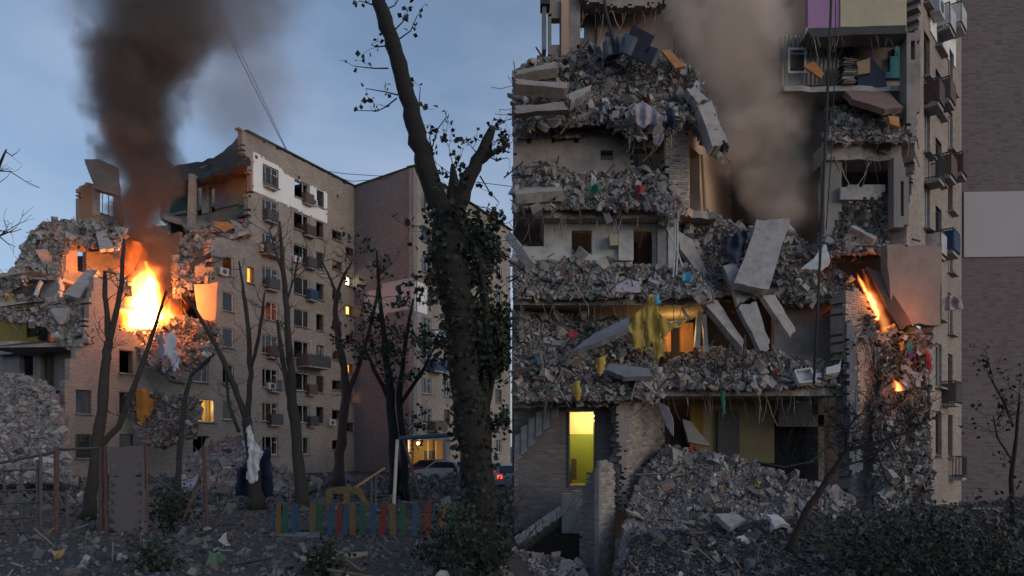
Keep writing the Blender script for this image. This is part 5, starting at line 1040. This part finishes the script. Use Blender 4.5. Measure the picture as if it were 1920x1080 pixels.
tree('tall slim bare tree in front of the balcony columns', 25, [[(567, 958, 30), (560, 870, 25), (552, 780, 21), (544, 680, 16), (537, 580, 13), (530, 490, 9), (524, 415, 5)], [(550, 800, 12), (538, 730, 11), (528, 660, 10), (520, 600, 7)], [(536, 570, 6), (552, 520, 5), (562, 470, 3)], [(532, 520, 6), (516, 470, 5), (505, 430, 3)]], twigs=(11, 1.0, 1), mat=barkgrey, thin=.85, seed=4, tw_r=.02)
tree('reddish bare tree forking beside the stairwell windows', 33, [[(634, 912, 24), (640, 830, 21), (648, 745, 19), (646, 690, 17), (634, 640, 14), (628, 590, 12), (632, 545, 10)], [(648, 755, 13), (670, 690, 11), (690, 630, 9), (706, 560, 7), (714, 490, 3)], [(632, 550, 8), (646, 515, 6), (660, 490, 3)], [(631, 552, 7), (616, 515, 5), (604, 490, 3)]], mat=barkred, twigs=(9, 1.2, 1), thin=.85, seed=5, tw_r=.022)
tree('dark twin trunked tree with ragged leaves before the blank wall', 31, [[(742, 940, 24), (738, 840, 21), (732, 740, 18), (722, 650, 13), (712, 560, 8), (706, 470, 4)], [(762, 942, 20), (756, 840, 17), (748, 740, 13), (760, 640, 9), (775, 560, 5)], [(735, 760, 11), (700, 690, 8), (680, 640, 4)], [(748, 760, 10), (790, 700, 8), (820, 640, 4)]], twigs=(10, 1.6, 2), nleaf=1300, lsize=.17, lmat=leafd, lspread=.1, thin=.85, seed=6, tw_r=.025)
big = tree('huge dark broken tree trunk with leaning upper limb and ivy', 15.5, [[(905, 1042, 78), (900, 960, 62), (888, 811, 56), (867, 700, 54), (862, 600, 58), (845, 480, 68), (838, 390, 62)], [(828, 410, 44), (806, 330, 38), (786, 265, 35), (768, 200, 32), (748, 120, 30), (726, 50, 28), (706, -10, 26), (690, -60, 24)], [(852, 400, 36), (876, 340, 28), (902, 288, 24), (924, 238, 16)], [(846, 390, 26), (850, 350, 20), (849, 308, 9)], [(892, 310, 13), (922, 288, 10), (956, 270, 7)], [(868, 430, 15), (900, 490, 13), (910, 560, 10), (912, 640, 8)]],
    twigs=(5, .8, 1), nleaf=420, lsize=.12, lspread=.04, lmat=leafd, seed=7, xmax=-.1, name='broken_tree', tw_r=.014, ivy=1100, limbfrom=2,
    extra=[[(728, 128), (700, 128), (664, 124)], [(746, 178), (722, 172), (686, 166)], [(744, 184), (724, 200), (708, 208), (668, 207)], [(736, 60), (756, 40), (758, 28)], [(742, 78), (770, 58), (782, 30)], [(720, 20), (740, 10), (750, -5)], [(702, 10), (690, 6), (676, 2)], [(722, 86), (706, 88), (696, 84)], [(778, 226), (786, 196), (788, 164)], [(806, 290), (822, 240), (838, 218)], [(812, 300), (806, 260), (808, 234)], [(906, 290), (930, 300), (952, 296)], [(900, 330), (918, 360), (936, 380)]])
TR = random.Random(3); tips = []; m = MB()
for x, y in ((850, 560), (846, 620), (858, 500), (870, 640), (880, 560), (860, 450), (845, 480), (885, 460), (905, 420), (880, 380)):
    for sgn in (-1, 1): twig(m, P(x, y, 15.4), Vector((sgn, TR.gauss(-.3, .4), TR.uniform(-.3, .4))), TR.uniform(.6, 1.3), .014, 2, TR, tips, up=-.05)
o = m.build('twigs', bark, big); o['kind'] = 'stuff'
r_ = np.random.default_rng(8); T = np.array([tuple(t) for t in tips]); T = T[T[:, 0] < -.3]; C = T[r_.integers(0, len(T), 520)] + r_.normal(0, .05, (520, 3)); V, Q = leaves(C, .13, r_)
o = link(bpy.data.objects.new('foliage', np_mesh('foliage', V, Q, [leafd])), big); o['kind'] = 'stuff'
tree('dense dark leafy tree at the right behind the huge trunk', 19, [[(916, 985, 30), (912, 860, 26), (908, 740, 20), (906, 620, 14), (904, 480, 8)], [(910, 780, 12), (926, 700, 9), (934, 600, 5)], [(908, 720, 11), (896, 650, 8), (888, 560, 4)]], twigs=(16, .95, 2), nleaf=5200, lsize=.15, lmat=leafd, lspread=.12, seed=9, xmax=-.12, name='leafy_tree', tw_r=.02)
tree('bare tree just outside the left side reaching in thin branches', 20, [[(-60, 992, 30), (-58, 800, 26), (-52, 600, 20), (-44, 440, 14), (-38, 330, 8)], [(-44, 420, 8), (-10, 330, 6), (12, 280, 3)], [(-50, 560, 7), (-20, 450, 5), (24, 432, 2)]], twigs=(6, .9, 1), seed=10, tw_r=.014, extra=[[(-10, 320), (20, 322), (48, 340), (74, 352)], [(12, 285), (22, 292), (32, 286)], [(-10, 430), (20, 436), (40, 430)], [(-5, 440), (14, 456), (28, 462)]])
tree('black bare branches of a fallen tree before the ruin corner', 14.6, [[(1478, 1035, 26), (1512, 960, 24), (1545, 905, 21), (1572, 868, 18), (1590, 840, 15)], [(1588, 845, 13), (1630, 832, 10), (1680, 818, 7), (1716, 806, 4)], [(1586, 842, 10), (1588, 806, 8), (1606, 780, 4)], [(1560, 880, 9), (1620, 862, 7), (1650, 866, 3)], [(1586, 820, 6), (1576, 790, 3)]], twigs=(12, .9, 2), thin=.55, seed=11, tw_r=.012, name='fallen_tree', nleaf=60, lsize=.09, lmat=leafd, lspread=.05)
tree('slender leafy sapling by the blank dark brick wall', 17, [[(1900, 985, 9), (1896, 900, 8), (1905, 820, 6), (1912, 740, 4)], [(1900, 800, 5), (1880, 750, 4), (1852, 700, 2)], [(1896, 860, 4), (1870, 820, 3), (1862, 780, 2)]], twigs=(7, .7, 1), seed=12, tw_r=.01, nleaf=150, lsize=.11, lmat=leafd, lspread=.07, name='sapling')
# ---------------------------------------------------------------- shrubs on the right and weeds on the left
for i, (px, py, d, rx, rz, n, lab) in enumerate([
    (1520, 1060, 13.6, .7, 1.0, 1100, 'low dark shrub at the right foot of the rubble cone'),
    (1620, 1070, 13.2, .9, 1.5, 1700, 'dark shrub below the fallen black branches'),
    (1690, 1040, 14.6, .9, 1.9, 2000, 'tall dark shrub hiding the foot of the ruin corner'),
    (1750, 1010, 15.5, .8, 2.3, 2000, 'tall straggling shrub against the street facade'),
    (1765, 1080, 12.6, .9, 1.3, 1700, 'wide dark shrub in front of the tall straggling one'),
    (1850, 1060, 13.4, .9, 1.6, 2000, 'dense shrub under the blank dark wall'),
    (1915, 1040, 14.4, .8, 1.7, 1700, 'rounded shrub at the far right edge'),
    (1870, 1000, 16.8, .9, 1.2, 1300, 'small shrub beneath the leafy sapling'),
    (1420, 1085, 12.8, .6, .6, 600, 'low weedy bush at the bottom of the rubble cone'),
    (1260, 1090, 13.2, .6, .5, 450, 'sparse weeds at the bottom beside the brick pier'),
    (1710, 960, 16.6, .6, 2.6, 1300, 'tall leafy shrub climbing up before the ruin corner'),
    (1800, 985, 16.2, .7, 1.9, 1300, 'shrub filling the corner between facade and blank wall'),
    (1660, 1010, 15.2, .7, 1.7, 1300, 'bushy shrub between the branches and the corner wreckage'),
    (1590, 990, 16.4, .7, 1.5, 1100, 'thin twiggy shrub behind the fallen branches'),
    (890, 1052, 12.6, .35, .9, 700, 'dark undergrowth at the foot of the huge trunk'),
    (938, 1020, 14.5, .2, 1.4, 600, 'tall dark weeds right of the huge trunk'),
    (840, 1030, 13.9, .5, .8, 700, 'bushy weeds left of the huge trunk'),
    (320, 985, 20, .8, .9, 800, 'dark bush beside the notched playground board'),
    (290, 1055, 13.8, .6, .4, 450, 'patch of weeds at the bottom under the notched board'),
    (600, 1060, 13.4, .7, .35, 450, 'patch of weeds in front of the painted picket fence')]):
    p = P(px, py, d); p.z = gh(p.x, p.y); shrub(lab, p, rx * (1.15 if px > 960 else 1), rz, int(n * .75), .1, leafm if i % 3 == 0 else leafd, seed=i + 40, xmax=(-.05 if px < 960 else 1e9))
# ---------------------------------------------------------------- playground
def post(m, px, y0, y1, d, w): m.tube([P(px, y1, d), P(px, y0, d)], w, 7)
frm = thing('climbing_frame', 'rusty climbing frame of posts and rungs at the left edge', 'climbing frame', P(70, 1000, 19.5))
for px, y0, y1, w in ((8, 872, 1010, .035), (40, 870, 1005, .035), (70, 862, 1010, .04), (76, 850, 985, .05), (106, 838, 1008, .07), (126, 930, 1000, .035), (190, 836, 992, .06)):
    m = MB(); post(m, px, y0, y1, 19.5, w); m.build('post', rust if w > .05 else metal_d, frm)
for y, x0, x1 in ((880, -30, 70), (918, -30, 72), (942, -30, 70), (970, -30, 68), (996, -30, 68)): MB().tube([P(x0, y + 4, 19.4), P(x1, y, 19.4)], .03, 6).build('rung', metal_d, frm)
for a in ((104, 843, 196, 840), (0, 868, 104, 848), (0, 830, 26, 868)): MB().tube([P(a[0], a[1], 19.6), P(a[2], a[3], 19.6)], .04, 6).build('rail', metal_d, frm)
brd = plain('scuffed_grey_board', (.10, .098, .105), .8, 1.6, .5, (.13, .065, .06), bump=.1)
nb = []
for i in range(8):
    y = 872 + i * 17.5; nb += [[(208, y - 6), (222, y + 5), (208, y + 5)], [(266, y - 7), (252, y + 4), (266, y + 5)]]
bd = thing('notched_board', 'tall grey climbing board with rows of triangular notches', 'board', P(238, 1002, 19.3)); wall('board_panel', brd, const(19.3), [(203, 838), (268, 836), (274, 1000), (207, 1004)], .05, (.03, .03), rag=0, parent=bd, hpoly=nb)
for x in (200, 276): MB().tube([P(x, 1002, 19.4), P(x - 2, 834, 19.4)], .045, 6).build('post', rust, bd)
gy_ = thing('goal_post', 'rusty post with a slanted brace right of the notched board', 'post', P(388, 995, 20)); MB().tube([P(389, 992, 20), P(382, 836, 20)], .05, 7).build('post', rust, gy_); MB().bar(P(344, 972, 20), P(376, 892, 20.3), .12, .06).build('brace', rust, gy_); MB().tube([P(280, 890, 20), P(356, 940, 20)], .035, 6).build('rail', metal_d, gy_)
sw = thing('swing_frame', 'pale A frame swing with a blue top beam', 'swing', P(745, 955, 23))
MB().tube([P(738, 955, 23), P(745, 824, 23)], .055, 8).build('leg', metal_w, sw); MB().tube([P(792, 948, 23.6), P(756, 824, 23.1)], .05, 8).build('leg', metal_d, sw); MB().tube([P(750, 822, 23), P(866, 814, 23)], .07, 8).build('beam', bluep, sw)
MB().tube([P(868, 960, 22.6), P(864, 816, 23)], .05, 8).build('leg', metal_d, sw)
ss = thing('seesaw', 'tilted plank seesaw by the slim bare tree', 'seesaw', P(700, 960, 21.5)); MB().bar(P(655, 922, 21.5), P(721, 878, 21.5), .25, .06).build('plank', wood, ss)
for x in (696, 704): MB().tube([P(x, 958, 21.5), P(x, 897, 21.5)], .04, 6).build('leg', metal_d, ss)
ar = thing('playhouse_arch', 'low yellow painted wooden arch behind the picket fence', 'arch', P(650, 965, 20.2))
wall('arch_panel', yellowp, const(20.2), [(611, 965), (612, 918), (640, 912), (676, 914), (696, 955), (688, 960), (672, 928), (656, 922), (656, 965), (645, 965), (644, 926), (622, 926), (620, 965)], .08, (.03, .03), rag=0, parent=ar)
MB().bar(P(614, 946, 20.4), P(690, 942, 20.4), .35, .05).build('seat', metal_d, ar)
pf = thing('picket_fence', 'low playground fence of pickets painted yellow green blue and red', 'fence', P(660, 1006, 19))
cols = [(511, bluep, .0), (521, yellowp, .05), (535, greenp, -.04), (551, bluep, .06), (586, yellowp, .03), (601, greenp, -.05), (618, bluep, .07), (634, redp, .08), (646, bluep, .05), (661, yellowp, -.02), (679, greenp, .0), (699, bluep, .0), (714, redp, .14), (737, yellowp, -.03), (755, greenp, .0), (778, bluep, .02), (799, redp, .06), (814, bluep, .0), (830, yellowp, .02), (848, greenp, -.03)]
for i, (px, mt, tilt) in enumerate(cols):
    w_ = .05 if i in (0, 17) else .17; M = Matrix.Translation(P(px, 1004, 19)) @ Matrix.Rotation(tilt, 4, 'Y'); h_ = .88
    MB().prism([(-w_ / 2, 0, 0), (w_ / 2, 0, 0), (w_ / 2, 0, h_ - .06), (w_ * .25, 0, h_), (-w_ * .25, 0, h_), (-w_ / 2, 0, h_ - .06)], (0, .035, 0)).build('picket', mt, pf, M)
for y in (958, 992): MB().tube([P(508, y, 19.08), P(856, y + 2, 19.08)], .025, 6).build('rail', metal_d, pf)
cloth('white_cloth', 'ragged white cloth hanging on the bare forked tree', 'cloth', [(462, 800), (470, 796), (478, 826), (494, 848), (486, 866), (484, 900), (470, 908), (462, 896), (466, 850)], 25.3, cloth_w, .12, .2, 21, step=2)
cloth('tarpaulin', 'black tarpaulin slumped against the tree with the white cloth', 'tarpaulin', [(492, 842), (508, 838), (512, 930), (488, 934), (440, 930), (444, 880), (470, 860)], 26.8, navy, .25, .1, 22, step=4)
slab('wooden_plank', 'long dark plank lying on the near ground', 'plank', [(560, 1043, 15.2), (690, 1034, 15.9), (692, 1040, 15.6), (640, 1048, 15.0), (562, 1050, 14.9)], .06, wood, .02, 3)
slab('wooden_plank', 'grey plank at the foot of the picket fence', 'plank', [(510, 998, 19.2), (600, 1000, 18.9), (600, 1008, 18.6), (512, 1006, 18.7)], .08, bluegrey, .02, 4)
# ---------------------------------------------------------------- parked cars
def car(label, px, py, d, yaw, paint, rear=True):
    c = P(px, py, d); c.z = gh(c.x, c.y); root = thing('parked_car', label, 'car', c); M = Matrix.Translation(c) @ Matrix.Rotation(yaw, 4, 'Z')
    def prof(pts, w, inset=0): return [Vector((x, -w / 2 + inset, z)) for x, z in pts], (0, w - 2 * inset, 0)
    p, o_ = prof([(-2.1, .35), (-2.15, .75), (-2.05, .95), (-1.3, 1.0), (.9, .95), (1.95, .82), (2.15, .6), (2.1, .32)], 1.72); b = MB().prism(p, o_).build('body', paint, root, M)
    p, o_ = prof([(-1.75, .97), (-1.45, 1.38), (-.9, 1.47), (.2, 1.45), (1.0, .95)], 1.72, .12); MB().prism(p, o_).build('cabin', paint, root, M)
    for s in (-1, 1): MB().prism([(-1.5, s * .76, 1.02), (-1.3, s * .76, 1.34), (-.8, s * .76, 1.40), (.1, s * .76, 1.38), (.75, s * .76, 1.0)], (0, s * .02, 0)).build('side_window', glass, root, M)
    MB().prism([(-1.80, -.66, 1.0), (-1.80, .66, 1.0), (-1.52, .62, 1.36), (-1.52, -.62, 1.36)], (-.02, 0, .01)).build('rear_window', glass, root, M)
    for x in (-1.3, 1.35):
        for s in (-1, 1):
            w = MB().tube([(x, s * .70, .32), (x, s * .89, .32)], .32, 16).build('wheel', metal_d, root, M); MB().tube([(x, s * .88, .32), (x, s * .905, .32)], .19, 12).build('rim', metal_w, w, M)
    for s in (-1, 1): MB().box((-2.13, s * .68, .78), (.08, .25, .18)).build('tail_light', tail, root, M); MB().box((2.12, s * .62, .66), (.08, .3, .14)).build('headlight', metal_w, root, M)
silver = plain('silver_paint', (.42, .43, .45), .3, 3, .3, bump=0, metal=.3)
car('silver parked car with red tail lights by the lit porch', 832, 905, 46, math.radians(150), silver)
car('reddish parked car beside the swing with tail lights on', 800, 903, 49, math.radians(165), plain('maroon_paint', (.18, .03, .025), .35, 3, .3, bump=0))
car('pale blue parked car half hidden right of the huge trunk', 948, 905, 40, math.radians(100), plain('pale_blue_paint', (.30, .36, .42), .3, 3, .3, bump=0))
# ---------------------------------------------------------------- cables
def cable(label, pts, d, r, n=5, sag=0):
    P_ = [P(x, y, d) for x, y in pts]; c = P_[0]; tag(MB().tube([p - c for p in P_], r, n).build('cable', tarblack, None, Matrix.Translation(c), smooth=True), label, 'cable')
cable('thin overhead wire slanting down to the roof of the tan block', [(390, -20), (430, 70), (480, 170), (538, 285)], 59, .035)
cable('thin wire running beside the overhead wire to the roof', [(397, -20), (437, 70), (486, 170), (541, 288)], 59.4, .025)
cable('faint roof wire stretched between the tan block and its wing', [(590, 318), (650, 326), (710, 330), (760, 326)], 64, .03)
cable('lower roof wire stretched between the tan block and its wing', [(610, 328), (660, 340), (720, 336), (768, 330)], 64.3, .03)
cable('faint wires crossing the sky right of the broken tree', [(880, 340), (930, 346), (962, 350)], 60, .03)
cable('thick dark steel cable hanging before the upper right rooms', [(1560, -40), (1554, 120), (1546, 300), (1536, 520), (1526, 720)], 13, .026, 8)
cable('thinner cable hanging beside the thick dark one', [(1567, -40), (1566, 120), (1558, 300), (1549, 430)], 13.2, .010)
cable('dark cable dangling before the topmost left room', [(1128, -40), (1136, 20), (1146, 60), (1152, 82)], 21.5, .05)
cable('loose white wire drooping across the ground floor opening', [(1420, 866), (1470, 876), (1520, 866), (1560, 830), (1578, 796)], 18, .02)
cable('white pipe hanging down the ruin corner', [(1640, 840), (1652, 870), (1662, 900)], 19.2, .03)
cable('thin pipe standing in the floor below the leaning slabs', [(1356, 696), (1364, 664), (1372, 636)], 20.3, .035)
cable('upright thin pipe right of the leaning pipe', [(1393, 716), (1394, 670), (1397, 628)], 20.2, .03)
